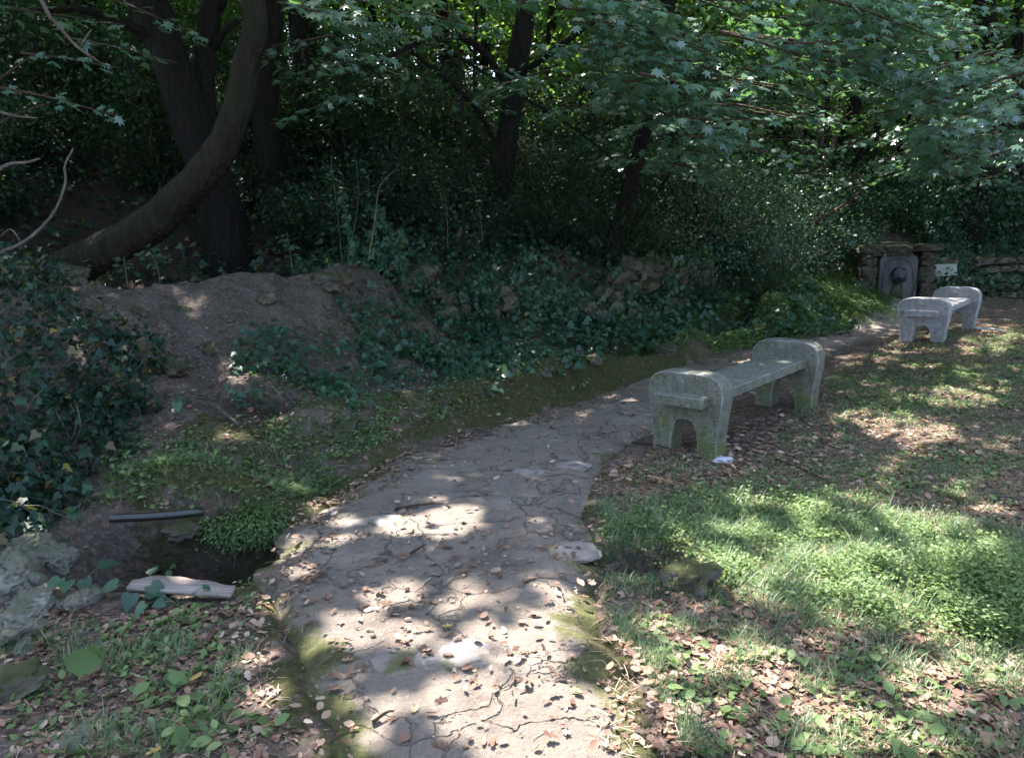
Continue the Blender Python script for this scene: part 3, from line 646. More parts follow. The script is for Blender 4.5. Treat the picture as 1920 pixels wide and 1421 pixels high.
bmesh.ops.bevel(bm, geom=list(bm.edges), offset=.006, segments=2, affect='EDGES')
me = bpy.data.meshes.new('stone_tablet'); bm.to_mesh(me); bm.free(); me.materials.append(M_PLAQUE); ob('tablet', me, pq)
A = Acc()
for z in (.06, .025, -.012, -.048):
    x = -.19
    while x < .19-.05*(z < -.04):
        wd = random.uniform(.006, .016)
        if random.random() < .84:
            h_ = random.uniform(.014, .02)
            A.add([(x, -.0215, z), (x+wd*.4, -.0215, z), (x+wd*.4, -.0215, z+h_), (x, -.0215, z+h_)], None, [(0, 1, 2, 3)])
            zz = z+random.choice([0, h_*.5, h_*.8]); A.add([(x, -.0225, zz), (x+wd, -.0225, zz), (x+wd, -.0225, zz+.004), (x, -.0225, zz+.004)], None, [(0, 1, 2, 3)])
        x += wd+.005
e_ = ob('lettering', A.mesh('lettering', M_ENGR), pq); tag(e_, kind='stuff')
for sx in (-.17, .17):
    V, T, Q = tube([(sx, .015, -.085), (sx, .16, -.085)], .012, 6, 1); ob('bracket', mesh('bracket', V, T, Q, M_PIPE), pq)

# board and pipe by the ditch
gl, gr_ = G(243, 1098, .05), G(437, 1112, .03)
bmv = []; n = 14
for i in range(n+1):
    t = i/n; c0 = gl*(1-t)+gr_*t; wdt = .032+.045*sst(.0, .2, t)*(1-sst(.45, 1.0, t)*.75); bk = .012*mnoise.noise(Vector((t*6, 1, 2)))
    for dy, dz in ((-.035, 0), (wdt+bk, 0), (wdt+bk, -.016), (-.035, -.016)): bmv.append((c0[0]-gl[0]-dy*.05, c0[1]-gl[1]+dy, c0[2]-gl[2]+dz+dy*.1))
Q = [(i*4+k_, i*4+(k_+1) % 4, (i+1)*4+(k_+1) % 4, (i+1)*4+k_) for i in range(n) for k_ in range(4)]+[(0, 3, 2, 1), (n*4, n*4+1, n*4+2, n*4+3)]
bo = ob('wooden_board', mesh('wooden_board', bmv, None, Q, M_BOARD), None, gl+np.array([0, 0, .012])); tag(bo, 'weathered pale broken board lying across the ground below the ditch', 'board')
p1 = G(205, 972, .22); p2 = G(382, 959, .17)
V, T, Q = tube([p1-p1, (p2-p1)*.5+np.array([0, 0, -.006]), p2-p1], .021, 12, 4)
o = ob('water_pipe', mesh('water_pipe', V, T, Q, M_PIPE, True), None, p1); tag(o, 'black plastic pipe sticking out above the ditch', 'pipe')

# ------------------------------------------------------------------ sun gaps in the roof of leaves
GAPS = []
def gap(px, py, r, z=None, amt=1.0, depth=None, ax=1.0):
    g = At(px, py, depth) if depth is not None else G(px, py, 0.0 if z is None else z)
    q = g[:2]-S[:2]*(g[2]/S[2]); GAPS.append((q[0], q[1], r, amt, ax))
for a in [(900,1320,.10),(970,1400,.12),(1010,1340,.12),(860,1230,.06),(1060,1385,.17),(1130,1400,.12),(985,1330,.12),(1020,1250,.07),(870,1300,.06),(760,1345,.06),(860,1135,.08),(740,1115,.09),(980,1200,.09),(1040,1190,.06),(900,1190,.06),(690,1160,.06),
          (650,985,.07),(640,1022,.06),(545,1020,.08),(600,960,.05),(780,990,.025),(560,1080,.05),(520,1130,.05),(610,1200,.05),(830,1390,.05),(700,1410,.05),(500,1230,.05),(520,1320,.05),
          (1190,755,.05),(1140,745,.06),(1370,870,.05),(420,800,.07),(470,830,.05),(430,1010,.04),(560,930,.05),(270,1090,.05),(370,1100,.07),(80,1045,.08),(110,1100,.05),
          (1620,607,.22),(1560,612,.2),(1680,592,.2),(1480,630,.1),(1850,560,.25),(1750,650,.1),(1870,625,.15),(1720,1000,.14),(1780,990,.12),(1690,975,.1),(450,900,.05),(330,900,.05),
          (1200,1270,.08),(1290,1330,.06),(1150,1340,.06),(1240,1180,.06),(1500,1290,.08),(1420,1250,.1),(1600,1360,.1),(1750,1300,.1),(1850,1250,.12),(1340,1240,.1)]: gap(*a)
for a in [(300,215,.25,13.3),(290,240,.15,13),(285,290,.12,12),(300,345,.12,11.5),(700,170,.25,14),(705,200,.2,14),(735,255,.22,13),(760,295,.2,12.5),(1040,235,.35,14.5),(1090,300,.35,14),(1140,340,.3,13.5),(1110,140,.5,17),(80,226,.15,7)]:
    gap(a[0], a[1], a[2], depth=a[3])
for a in [(1400,70,.35,6.6),(1340,60,.25,7),(1850,170,.35,7),(1800,210,.3,7),(600,90,.2,5),(1500,130,.4,7.5),(1600,200,.3,7.5),(1250,250,.3,9),(1880,250,.25,7),(520,60,.15,5)]: gap(a[0], a[1], a[2], depth=a[3])
for a in [(1420,590,.45,10.2),(1500,565,.45,11),(1580,555,.4,11.8),(1450,560,.3,10.8)]: gap(a[0], a[1], a[2], depth=a[3], amt=.5)
for a in [(1450,330,.5,12),(1380,380,.4,11.5),(1550,260,.5,13),(1650,300,.4,14),(1320,300,.35,11),(1150,120,.5,15),(950,160,.4,15),(1750,90,.5,15)]: gap(a[0], a[1], a[2], depth=a[3], amt=.75)
GAPS = np.array(GAPS)
HERBP = [tuple(G(*p)[:2]) for p in [(1260,950),(1560,930),(1919,990),(1919,1190),(1760,1200),(1560,1190),(1380,1130),(1250,1040)]]
PLOWP = [tuple(G(*p)[:2]) for p in [(660,1460),(600,1140),(900,1080),(1130,1110),(1200,1460)]]
LOWP = [tuple(G(*p)[:2]) for p in [(1200,1180),(1919,1190),(1919,1421),(1250,1421)]]
FARP = [tuple(G(*p)[:2]) for p in [(1560,660),(1919,600),(1919,980),(1560,930)]]
def gapfn(P):
    """probability that a leaf at P is missing, by where its shadow would land"""
    q = P[:, :2]-S[:2]*(P[:, 2:3]/S[2])
    x, y = q[:, 0], q[:, 1]; g = np.zeros(len(q))
    wx = x+(vnoise(x, y, 5, 31)-.5)*.16; wy = y+(vnoise(x, y, 5, 32)-.5)*.16
    for cx, cy, r, amt, ax in GAPS: g = np.maximum(g, amt*(np.hypot(wx-cx, wy-cy) < r*.95+.045))
    n = vnoise(x, y, 4.5, 33, 3)
    g = np.maximum(g, inpoly(HERBP, wx, wy)*sst(.30, .45, n))
    g = np.maximum(g, inpoly(PLOWP, wx, wy)*sst(.47, .57, n))
    g = np.maximum(g, inpoly(LOWP, wx, wy)*sst(.50, .60, n))
    g = np.maximum(g, inpoly(FARP, wx, wy)*.9*sst(.50, .62, n))
    g = np.maximum(g, .9*(vnoise(x, y, 6, 35, 2) > .77))
    return g

# ------------------------------------------------------------------ trees
def limb(P0, d, L, r, bend=.25, up=.15, n=5):
    pts = [np.array(P0, float)]; d = unit(np.array(d, float))
    for i in range(n):
        d = unit(d+rng.normal(size=3)*bend/n*1.6+np.array([0, 0, up/n])); pts.append(pts[-1]+d*L/n)
    return np.array(pts), np.linspace(r, r*.3, n+1)
def clump_leaves(C, n, rad, flat=.35, size=.12, tilt=.45):
    """n leaves round each clump centre, laid out in flat sprays"""
    m = len(C); c = np.repeat(C, n, 0); k = len(c)
    off = rng.normal(size=(k, 3))*rad*.5; off[:, 2] *= flat
    off[:, 2] -= .25*np.hypot(off[:, 0], off[:, 1])
    P = c+off; D = unit(off*np.array([1, 1, .3])+rng.normal(size=(k, 3))*rad*.35+np.array([0, 0, -.12]))
    N = rng.normal(size=(k, 3))*tilt; N[:, 2] = 1
    return P, D, N, size*rng.uniform(.6, 1.25, k)
def crown_clumps(c, r, n):
    d = rdir(n); rad = rng.uniform(.25, 1, n)**(1/2.2); return np.array(c)+d*np.array(r)*rad[:, None]
def tree(name, label, cat, trunk_pts, trunk_r, crown=None, mat=M_BARK, nl=170, per=46, extra=None, group=None, lmat=M_CANOPY, sides=12, leaf=.135, nlimb=9, tmpl=DIAMOND, lsize=.55):
    P = np.array(trunk_pts, float)
    gz = float(hz(P[0][0], P[0][1])[0])
    if P[0][2] > gz-.1: P = np.vstack([[P[0][0]-(P[1][0]-P[0][0])*.3, P[0][1], gz-.25], P]); trunk_r = [trunk_r[0]*1.25]+list(trunk_r)
    b = P[0].copy()
    r = empty(name, b); tag(r, label, cat, group)
    V, T, Q = tube(P, trunk_r, sides, 6, .16); ob('trunk', mesh('trunk', V-b, T, Q, mat, True), r)
    if crown is not None:
        c, rr = crown; C = crown_clumps(c, rr, nl)
        A = Acc(); top = P[-1]
        for i in range(nlimb):
            tgt = C[rng.integers(len(C))]; st = P[-1-(i % 2)] if len(P) > 3 else P[-1]
            mid = (st+tgt)/2+rng.normal(size=3)*.25
            if gapfn(catmull([st, mid, tgt], 8)).max() > .95: continue
            V, T, Q = tube([st, mid, tgt], [trunk_r[-1]*.55, trunk_r[-1]*.35, .012], 6, 4); A.add(V-b, T, Q)
        o = ob('limbs', A.mesh('limbs', mat, True), r); tag(o, kind='stuff')
        LP, LD, LN, LS = clump_leaves(C, per, lsize, .4, leaf)
        keep = rng.random(len(LP)) > gapfn(LP+LD*LS[:, None]*.45)
        V, T = scatter(tmpl, LP[keep], LD[keep], LN[keep], LS[keep], rng.uniform(.9, 1.3, keep.sum()))
        o = ob('crown', mesh('crown', V-b, T, None, lmat), r); tag(o, kind='stuff')
    return r
def pts_at(lst): return np.array([At(px, py, y) for px, py, y in lst])
# leaning mossy trunk
P = pts_at([(60,545,7.35),(120,508,7.4),(215,462,7.45),(310,398,7.5),(385,320,7.5),(435,235,7.5),(462,120,7.45),(474,0,7.4)]); P = np.vstack([P, [-2.45,7.3,5.2], [-2.6,7.2,6.8]])
lean = tree('leaning_tree', 'mossy tree trunk curving up and leaning out of the bank on the left', 'tree', P, [.23,.2,.182,.168,.155,.138,.118,.11,.1,.09], ((-2.2,7.2,8.0), (4.3,3.4,1.7)), M_BARKG, 540, 52)
# dark forked tree behind it
P = pts_at([(420,430,9.3),(400,340,9.3),(368,260,9.3),(338,170,9.3),(305,70,9.3),(262,-20,9.3)]); P = np.vstack([P, [-5.1,9.3,6.5], [-5.4,9.4,7.8]])
dark = tree('forked_tree', 'thick dark forked trunk behind the leaning tree', 'tree', P, [.27,.25,.23,.215,.205,.2,.16,.13], ((-5.2,9.6,9.2), (3.6,3.4,2.2)), M_BARK, 240, 50)
b = np.array(dark.location)
P = pts_at([(402,330,9.35),(385,240,9.5),(384,130,9.6),(394,20,9.6),(398,-60,9.6)]); P = np.vstack([P, [-3.9,9.7,7.2]])
V, T, Q = tube(P, [.2,.15,.125,.12,.115,.08], 10, 6, .15); ob('stem', mesh('stem', V-b, T, Q, M_BARK, True), dark)
for pl, rr in [([(315,80,9.3),(220,40,9),(150,18,8.8),(60,20,8.6)],[.07,.05,.035,.02]), ([(395,100,9.6),(420,60,9.4),(445,40,9.3)],[.05,.04,.03]), ([(384,170,9.6),(350,120,9.3),(330,60,9.2)],[.035,.03,.02])]:
    V, T, Q = tube(pts_at(pl), rr, 7, 6, .1); ob('branch', mesh('branch', V-b, T, Q, M_BARK, True), dark)
tree('dark_tree', 'dark straight trunk seen close behind the upright part of the leaning tree', 'tree', np.vstack([pts_at([(505,430,10.5),(498,250,10.5),(500,100,10.5),(505,-20,10.5)]), [-3.3,10.6,7.5]]), [.2,.17,.15,.14,.1], ((-2.6,11,9.2), (3.2,3,2)), M_BARK, 170, 48)
tree('dark_tree', 'slim dark trunk between the leaning tree and the middle tree', 'tree', np.vstack([pts_at([(585,330,12),(570,200,12),(562,80,12),(560,-30,12)]), [-3.1,12.2,8.5]]), [.15,.13,.12,.11,.08], ((-3,13,9.6), (3.2,3,2.4)), M_BARK, 150, 46)
P = np.vstack([pts_at([(925,440,10.8),(935,370,10.8),(950,270,10.8),(962,180,10.8),(978,70,10.8),(990,-20,10.8)]), [.55,10.9,7.2], [.7,11,8.6]])
mid = tree('tall_tree', 'single dark ivy clad trunk rising from the hillside in the middle', 'tree', P, [.19,.165,.15,.145,.14,.135,.11,.08], ((.5,11,9.4), (3.7,3.2,2.3)), M_BARK, 240, 50)
b = np.array(mid.location)
for pl, rr in [([(965,190,10.8),(900,90,10.2),(820,70,9.8),(700,120,9.3),(620,150,9.1)],[.05,.045,.035,.025,.012]), ([(960,150,10.8),(1060,80,10),(1150,10,9.5)],[.05,.04,.025]), ([(945,300,10.8),(890,200,10.4),(800,120,10),(720,60,9.6)],[.045,.035,.025,.015])]:
    V, T, Q = tube(pts_at(pl), rr, 7, 6, .1); ob('branch', mesh('branch', V-b, T, Q, M_BARK, True), mid)
map1 = tree('maple_tree', 'maple with dark slanting trunk holding out layered leaves above the stone wall', 'tree', np.vstack([pts_at([(1150,450,10.2),(1175,370,10.1),(1205,260,9.9),(1232,150,9.7),(1250,20,9.5)]), [2.3,9.3,5.6], [2.2,9.2,6.8]]), [.12,.1,.09,.085,.08,.07,.06], ((1.6,9.4,7.4), (3.3,2.8,1.6)), M_BARK, 240, 50)
ivt = tree('ivy_clad_tree', 'thick ivy clad trunk at the right edge behind the fountain', 'tree', np.vstack([pts_at([(1832,365,14.5),(1848,320,14.5),(1868,210,14.5),(1862,90,14.5),(1848,-20,14.5)]), [9.3,14.6,8.2]]), [.25,.22,.19,.18,.18,.12], ((8.8,14.5,9.6), (3.6,3.4,2.6)), M_BARK, 220, 48)
tree('dark_tree', 'dark trunk in the forest left of the ivy clad trunk', 'tree', np.vstack([pts_at([(1700,330,17),(1692,200,17),(1690,60,17),(1686,-20,17)]), [8.6,17.2,9.5]]), [.16,.14,.13,.12,.08], ((7.5,16.5,10.5), (3.4,3.2,2.6)), M_BARK, 150, 46)
map2 = tree('maple_tree', 'maple branches reaching in from the right edge above the clearing', 'tree', [(7.4,6.6,-.1),(7.35,6.7,1.5),(7.1,6.8,3.4),(6.8,6.9,5.2),(6.5,7.0,6.8)], [.24,.2,.17,.14,.1], ((3.5,8.7,8.0), (4.0,2.6,1.3)), M_BARK, 330, 52)  # unseen crown set away from the trunk to shade the far lawn
tree('dark_tree', 'unseen tree whose crown shades the far lawn beyond the right edge', 'tree', [(11.5,10,.1),(11.3,10,3),(11,10.2,6),(10.5,10.3,8)], [.22,.18,.15,.1], ((9.6,11.6,8.6), (2.6,2.6,2)), M_BARK, 90, 46)  # unseen tree added for shade, crown kept thin to admit sky light
gapt = tree('dark_tree', 'tree standing in the gap between the wall and fountain', 'tree', [At(1548,400,15)+np.array([0,0,-.3]), At(1550,200,15), At(1546,20,15), (5.5,14.6,8)], [.07,.055,.05,.04], ((4.6,13.4,9.2), (3.4,3.2,2.2)), M_BARK, 220, 48)
tree('dark_tree', 'unseen tree beyond the left edge, crown shading the ivy bank', 'tree', [(-6.2,4.8,1.2),(-6.1,4.9,4),(-5.9,5,7)], [.24,.2,.12], ((-4.6,5.2,6.6), (3.2,2.6,1.6)), M_BARK, 330, 48)  # unseen tree, crown lowered and widened to cut sky light on the ivy
# thin saplings
for i, (pl, r0, lb) in enumerate([([(868,470,8.9),(870,330,8.9),(866,200,8.9),(862,120,8.9),(850,-20,8.9)], .02, 'straight thin sapling standing before the hill above the wall'),
        ([(1795,420,16),(1792,250,16),(1796,60,16)], .045, 'slim pole like trunk left of the ivy clad trunk'), ([(1912,330,15),(1905,150,15),(1908,-10,15)], .07, 'trunk cut off by the right edge of the view'),
        ([(145,160,14.5),(138,60,14.5),(118,-20,14.5)], .07, 'slim trunk on the crest of the hill at far left'), ([(12,170,13),(5,90,13),(-10,-10,13)], .06, 'slender trunk at the very left edge of the hill crest'),
        ([(1180,440,10.3),(1240,350,10.2),(1290,270,10),(1330,230,9.9)], .022, 'thin bare stem slanting right from the maple foot'),
        ([(895,230,13),(890,130,13),(893,20,13)], .045, 'slim dark trunk left of the middle tree'), ([(1075,300,15),(1090,180,15),(1120,100,15)], .035, 'forked thin stem right of the middle tree'),
        ([(1310,420,11.5),(1300,340,11.5),(1318,300,11.5)], .016, 'short bare twig standing in the dark shrubs')]):
    P = pts_at(pl); b = P[0]; V, T, Q = tube(P, np.linspace(r0, r0*.6, len(P)), 8, 6, .1)
    r = empty('sapling', b); tag(r, lb, 'sapling'); ob('trunk', mesh('trunk', V-b, T, Q, M_BARK, True), r)
# forked shrub stems in front of the far trees
r = empty('forked_shrub', At(1535,330,12.6)); b = np.array(r.location); tag(r, 'reddish brown multi stemmed shrub in the gap of the forest right of centre', 'shrub')
for pl in [[(1535,330),(1530,305),(1508,280),(1500,262)], [(1535,330),(1560,290),(1570,230),(1577,190)], [(1540,310),(1543,240),(1545,160)], [(1530,420),(1600,370),(1620,345),(1590,325)]]:
    V, T, Q = tube(pts_at([(x, y, 12.6) for x, y in pl]), np.linspace(.032, .014, 4), 7, 5, .1); ob('stem', mesh('stem', V-b, T, Q, M_TWIGD, True), r)

# maple sprays that hang into the view
MAPLE_ME = [mesh('leaf', MAPLE[0]*np.array([1, 1, s]), MAPLE[1], None, M_MAPLE) for s in (1, 1.8, .4)]
def maple_spray(host, sprays, nobj=300, twig_r=.012):
    """sprays: (px, py, depth, dx, length, n leaves, width): twig from the point, leaves along it in flat layers"""
    b = np.array(host.location); A = Acc(); LP, LD, LN, LS = [], [], [], []
    for (px, py, y, ang, L, n, wd, sz) in sprays:
        p0 = At(px, py, y); d = np.array([math.cos(ang), math.sin(ang)*.9, -.16]); pts, rr = limb(p0, d, L, twig_r, .15, -.12, 5)
        V, T, Q = tube(pts, rr, 5, 3); A.add(V-b, T, Q)
        t = rng.random(n); i = np.clip((t*5).astype(int), 0, 4); f = (t*5-i)[:, None]
        q = pts[i]*(1-f)+pts[i+1]*f; perp = unit(np.cross(d, [0, 0, 1])); sd = rng.choice([-1, 1], n)*rng.random(n)**.7*wd*(1.1-.6*t)
        q = q+sd[:, None]*perp+np.column_stack([np.zeros(n), np.zeros(n), -.18*np.abs(sd)+rng.normal(size=n)*.025])
        D_s = (unit(np.sign(sd)[:, None]*perp*.7+d*.6+rng.normal(size=(n, 3))*.25+np.array([0, 0, -.35])))
        N = rng.normal(size=(n, 3))*.22; N[:, 2] = 1; N[:, 1] -= .3; kp = rng.random(n) > gapfn(q+D_s*.05)*(.9 if y < 7 else .3); LP.append(q[kp]); LD.append(D_s[kp]); LN.append(N[kp]); LS.append(sz*rng.uniform(.75, 1.2, kp.sum()))
    LP, LD, LN, LS = map(np.concatenate, (LP, LD, LN, LS))
    o = ob('branches', A.mesh('branches', M_TWIGD, True), host); tag(o, kind='stuff')
    u, v = proj(LP); vis = np.argsort(-(LS/LP[:, 1])*((u > 0) & (u < 1920) & (v > -20)))
    for j in vis[:nobj]:
        D = unit(LD[j]); N = unit(LN[j]-(LN[j]@D)*D); X = np.cross(D, N)
        o = bpy.data.objects.new('leaf', MAPLE_ME[j % 3]); link(o, host)
        o.matrix_local = Matrix(((X[0]*LS[j], D[0]*LS[j], N[0]*LS[j], LP[j][0]-b[0]), (X[1]*LS[j], D[1]*LS[j], N[1]*LS[j], LP[j][1]-b[1]), (X[2]*LS[j], D[2]*LS[j], N[2]*LS[j], LP[j][2]-b[2]), (0, 0, 0, 1)))
    rest = vis[nobj:]
    if len(rest):
        V, T = scatter(MAPLE, LP[rest], LD[rest], LN[rest], LS[rest]); o = ob('leaves', mesh('leaves', V-b, T, None, M_MAPLE), host); tag(o, kind='stuff')
R_ = random.uniform
sp = []
for i in range(84):       # the big layered mass, upper right of centre
    t = R_(0, 1); px = 1090+t*640+R_(-60, 60); py = R_(-40, 60)+(1-abs(t-.45)*1.2)*R_(0, 240)
    sp.append((px-60, py-25, R_(5.2, 8.6), R_(-.9, .3), R_(.55, 1.0), 62, .34, .088))
for i in range(16): sp.append((R_(1120, 1330), R_(120, 330), R_(7.5, 9.3), R_(-2, .3), R_(.5, .8), 50, .33, .085))
maple_spray(map1, sp, 300)
sp = []
for i in range(34): sp.append((R_(1780, 1990), R_(120, 300), R_(6.0, 8.2), R_(2.2, 4.2), R_(.5, .9), 56, .3, .085))
for i in range(12): sp.append((R_(1650, 1950), R_(-40, 140), R_(6.5, 9.5), R_(2.2, 4.2), R_(.5, .9), 50, .3, .085))
maple_spray(map2, sp, 200)
sp = [(520, 5, 4.6, -.3, .62, 36, .2, .095), (560, 25, 4.8, -.5, .55, 30, .18, .095), (500, -10, 5, -.2, .6, 26, .2, .1), (700, -15, 5.2, -.3, .8, 36, .2, .09), (760, 20, 5.5, -.25, .7, 30, .18, .09), (640, 0, 5.5, -.2, .9, 30, .2, .09), (600, 20, 5.6, -.1, .6, 26, .2, .09),
      (900, -10, 6, -.2, .6, 24, .2, .09), (620, 90, 6.2, -.6, .6, 24, .2, .09), (120, 70, 5.2, -.15, .75, 22, .12, .07), (40, 100, 5, .1, .6, 18, .12, .06), (0, 165, 4.4, .1, .6, 20, .12, .06), (-20, 10, 5.5, .1, .9, 30, .25, .08), (150, -10, 6, .2, .9, 26, .25, .08)]
maple_spray(lean, sp, 180, .008)

sp = [(R_(1150, 1720), R_(60, 330), R_(9.5, 12.5), R_(0, 6.28), R_(.6, 1.1), 44, .4, .085) for i in range(46)]
maple_spray(gapt, sp, 60)
sp = [(R_(1640, 1920), R_(40, 330), R_(10.5, 13.5), R_(0, 6.28), R_(.6, 1.1), 44, .4, .085) for i in range(40)]
maple_spray(ivt, sp, 60)
sp = [(R_(560, 1150), R_(-20, 200), R_(8, 10.5), R_(0, 6.28), R_(.5, 1.0), 36, .35, .08) for i in range(34)]
maple_spray(mid, sp, 60)
# filler trees: four kinds, copied with their parts
def filler(seed, H, cr, z0, per=44, nl=150, leaf=.13):
    pts = [np.zeros(3)]; d = np.array([0, 0, 1.])
    for i in range(6): d = unit(d+rng.normal(size=3)*np.array([.1, .1, 0])); pts.append(pts[-1]+d*H/6)
    P = np.array(pts); V, T, Q = tube(P, np.linspace(.13, .04, 7)*(H/9), 7, 3, .1)
    tr = mesh('trunk', V, T, Q, M_BARK, True); A = Acc()
    C = np.column_stack([rng.normal(size=(nl, 2))*cr*.5, z0+(H*1.05-z0)*rng.random(nl)])
    for i in range(14):
        c = C[i]; f = np.clip((c[2]-.6)/H, .1, .95); st = P[int(f*6)]
        V, T, Q = tube([st, (st+c)/2+np.array([0, 0, .15]), c], [.03, .02, .006], 5, 3); A.add(V, T, Q)
    lm = A.mesh('limbs', M_BARK, True)
    LP, LD, LN, LS = clump_leaves(C, per, .5, .4, leaf); V, T = scatter(DIAMOND, LP, LD, LN, LS, rng.uniform(.9, 1.3, len(LP)))
    return tr, lm, mesh('crown', V, T, None, M_CANOPY)
FIL = [filler(1, 9, 2.2, 1.2), filler(2, 10.5, 2.6, 2.2), filler(3, 8, 2.0, .8), filler(4, 11, 2.4, 3.0)]
def put_tree(x, y, k, s, name, label, group, cat='tree'):
    z = float(hz(x, y)[0])-.1; r = empty(name, (x, y, z), random.uniform(0, 6.28)); r.scale = (s,)*3; tag(r, label, cat, group)
    for nm, me in zip(('trunk', 'limbs', 'crown'), FIL[k]):
        o = ob(nm, me, r)
        if nm != 'trunk': tag(o, kind='stuff')
spots = []
for i in range(4000):
    x, y = random.uniform(-26, 30), random.uniform(14.5, 46)
    if abs(x) > 7+y*.75: continue
    md = 1.9+.045*y
    if all((x-a)**2+(y-b)**2 > md*md for a, b in spots): spots.append((x, y))
    if len(spots) >= 110: break
far_ = []
for i in range(3000):
    x, y = random.uniform(-30, 32), random.uniform(24, 50)
    if abs(x) < 5+y*.7 and all((x-a)**2+(y-b)**2 > 2.6 for a, b in far_) and all((x-a)**2+(y-b)**2 > 2 for a, b in spots): far_.append((x, y))
    if len(far_) >= 120: break
spots += far_
spots += [(-9, 11), (-10.5, 7.5), (-8.5, 14), (11.5, 15), (13, 12.5), (14, 9), (15, 5)]
for x, y in spots: put_tree(x, y, random.randrange(4), random.uniform(.85, 1.3), 'forest_tree', 'slender leafy tree standing in the depth of the forest behind the hill', 'trees deep in the forest')
for x, y in [(-12, 2), (-13, -5), (-9, -11), (-2, -15), (6, -16), (13, -12), (17, -4), (18, 2), (-17, -12), (14, -19), (0, -21)]:
    put_tree(x, y, random.randrange(4), random.uniform(1, 1.3), 'forest_tree', 'leafy tree standing round the clearing behind the viewer', 'trees round the clearing')

# shrubs and undergrowth
def shrub_set(H, r, n, leaf, mat, twigs=9, tm_=M_TWIGD):
    A = Acc(); C = []
    for i in range(twigs):
        pts, rr = limb((rng.normal()*.08, rng.normal()*.08, 0), (rng.normal()*.55, rng.normal()*.55, 1), H*rng.uniform(.7, 1.1), .014, .6, -.1, 5)
        V, T, Q = tube(pts, rr, 5, 3); A.add(V, T, Q); C += list(pts[1:])
    C = np.array(C); C = np.vstack([C, C+rng.normal(size=C.shape)*np.array([r*.35, r*.35, H*.12])])
    P, D, N, S_ = clump_leaves(C, n, .3, .6, leaf, .7); V, T = scatter(OVAL, P, D, N, S_)
    return A.mesh('stems', tm_, True), mesh('foliage', V, T, None, mat)
SH = [shrub_set(1.7, 1.0, 24, .07, M_SHRUB_SHADE), shrub_set(1.3, .9, 26, .06, M_SHRUB_SHADE, 11), shrub_set(2.2, 1.1, 22, .075, M_SHRUB_SHADE, 8)]
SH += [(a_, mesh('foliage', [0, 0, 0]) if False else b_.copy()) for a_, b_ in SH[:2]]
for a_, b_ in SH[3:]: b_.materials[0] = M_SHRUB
def put_shrub(x, y, k, s, label, group=None, name='shrub'):
    z = float(hz(x, y)[0])-.05; r = empty(name, (x, y, z), random.uniform(0, 6.28)); r.scale = (s,)*3; tag(r, label, 'shrub', group)
    for nm, me in zip(('stems', 'foliage'), SH[k]): o = ob(nm, me, r); tag(o, kind='stuff')
M_PALE = leafmat('pale_shrub_leaf', [(0, (.06, .11, .08)), (.6, (.10, .165, .12)), (1, (.15, .23, .15))], (.2, .34, .1), .35, .45, .6)
M_PINKT = barkmat('pinkish_twig', (.09, .055, .05), (.24, .155, .14), (.08, .08, .05), .2)
SH.append(shrub_set(1.5, 1.1, 15, .05, M_PALE, 22, M_PINKT))
for x, y, s_, lb in [(2.6,11.3,.8,'pale leaved tangled bush with pinkish twigs right of the slanting maple trunk'),(3.4,11.9,1.0,'largest pale tangled bush with bare pink twigs in the thicket above the wall end'),(4.1,12.6,.95,'pale twiggy bush left of the forked reddish shrub'),(4.9,13.3,.9,'pale twiggy bush just left of the fountain thicket'),(3.9,11.9,.7,'low pale bush above the green herb mound'),(5.6,14.2,1.0,'pale twiggy bush directly behind the fountain'),(3.0,12.6,1.1,'tall pale bush behind the end of the ruined wall')]: put_shrub(x, y, 5, s_, lb)
for x, y, k, s in [(3.3,12.2,1,.9),(4.2,13.0,0,1),(5.0,13.8,1,1),(3.9,14,2,1),(2.6,13,0,.9),(5.8,15,2,1),(6.8,14.6,1,.9),(7.7,14.5,1,1.1),(8.7,14.7,0,1),(9.8,14.9,1,1.2),(10.8,14.5,0,1),(4.9,15.5,2,.9),(8.2,16,2,1),(10,16.6,2,1.2),(1.9,12.2,1,.8),(1.0,11.6,0,.7)]:
    put_shrub(x, y, 3+k % 2, s, 'tangled dark green shrub in the thicket around the fountain', 'shrubs of the thicket above wall and fountain')
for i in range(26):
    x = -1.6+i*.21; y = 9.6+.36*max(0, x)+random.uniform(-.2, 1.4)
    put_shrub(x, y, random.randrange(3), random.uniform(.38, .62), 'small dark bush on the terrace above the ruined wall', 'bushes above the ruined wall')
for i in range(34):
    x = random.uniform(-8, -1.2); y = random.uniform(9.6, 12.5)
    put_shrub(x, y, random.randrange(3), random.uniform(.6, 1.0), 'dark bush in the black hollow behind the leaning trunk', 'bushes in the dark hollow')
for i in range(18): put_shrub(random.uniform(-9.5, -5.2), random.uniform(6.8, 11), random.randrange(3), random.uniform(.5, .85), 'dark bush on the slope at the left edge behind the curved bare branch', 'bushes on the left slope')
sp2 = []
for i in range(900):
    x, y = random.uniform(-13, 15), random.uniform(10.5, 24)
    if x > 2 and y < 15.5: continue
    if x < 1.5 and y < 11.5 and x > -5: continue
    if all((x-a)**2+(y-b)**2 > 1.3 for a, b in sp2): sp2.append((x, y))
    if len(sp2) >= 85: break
for x, y in sp2: put_shrub(x, y, random.randrange(3), random.uniform(.6, 1.15), 'low dark shrub growing on the shaded hillside', 'shrubs on the hillside')

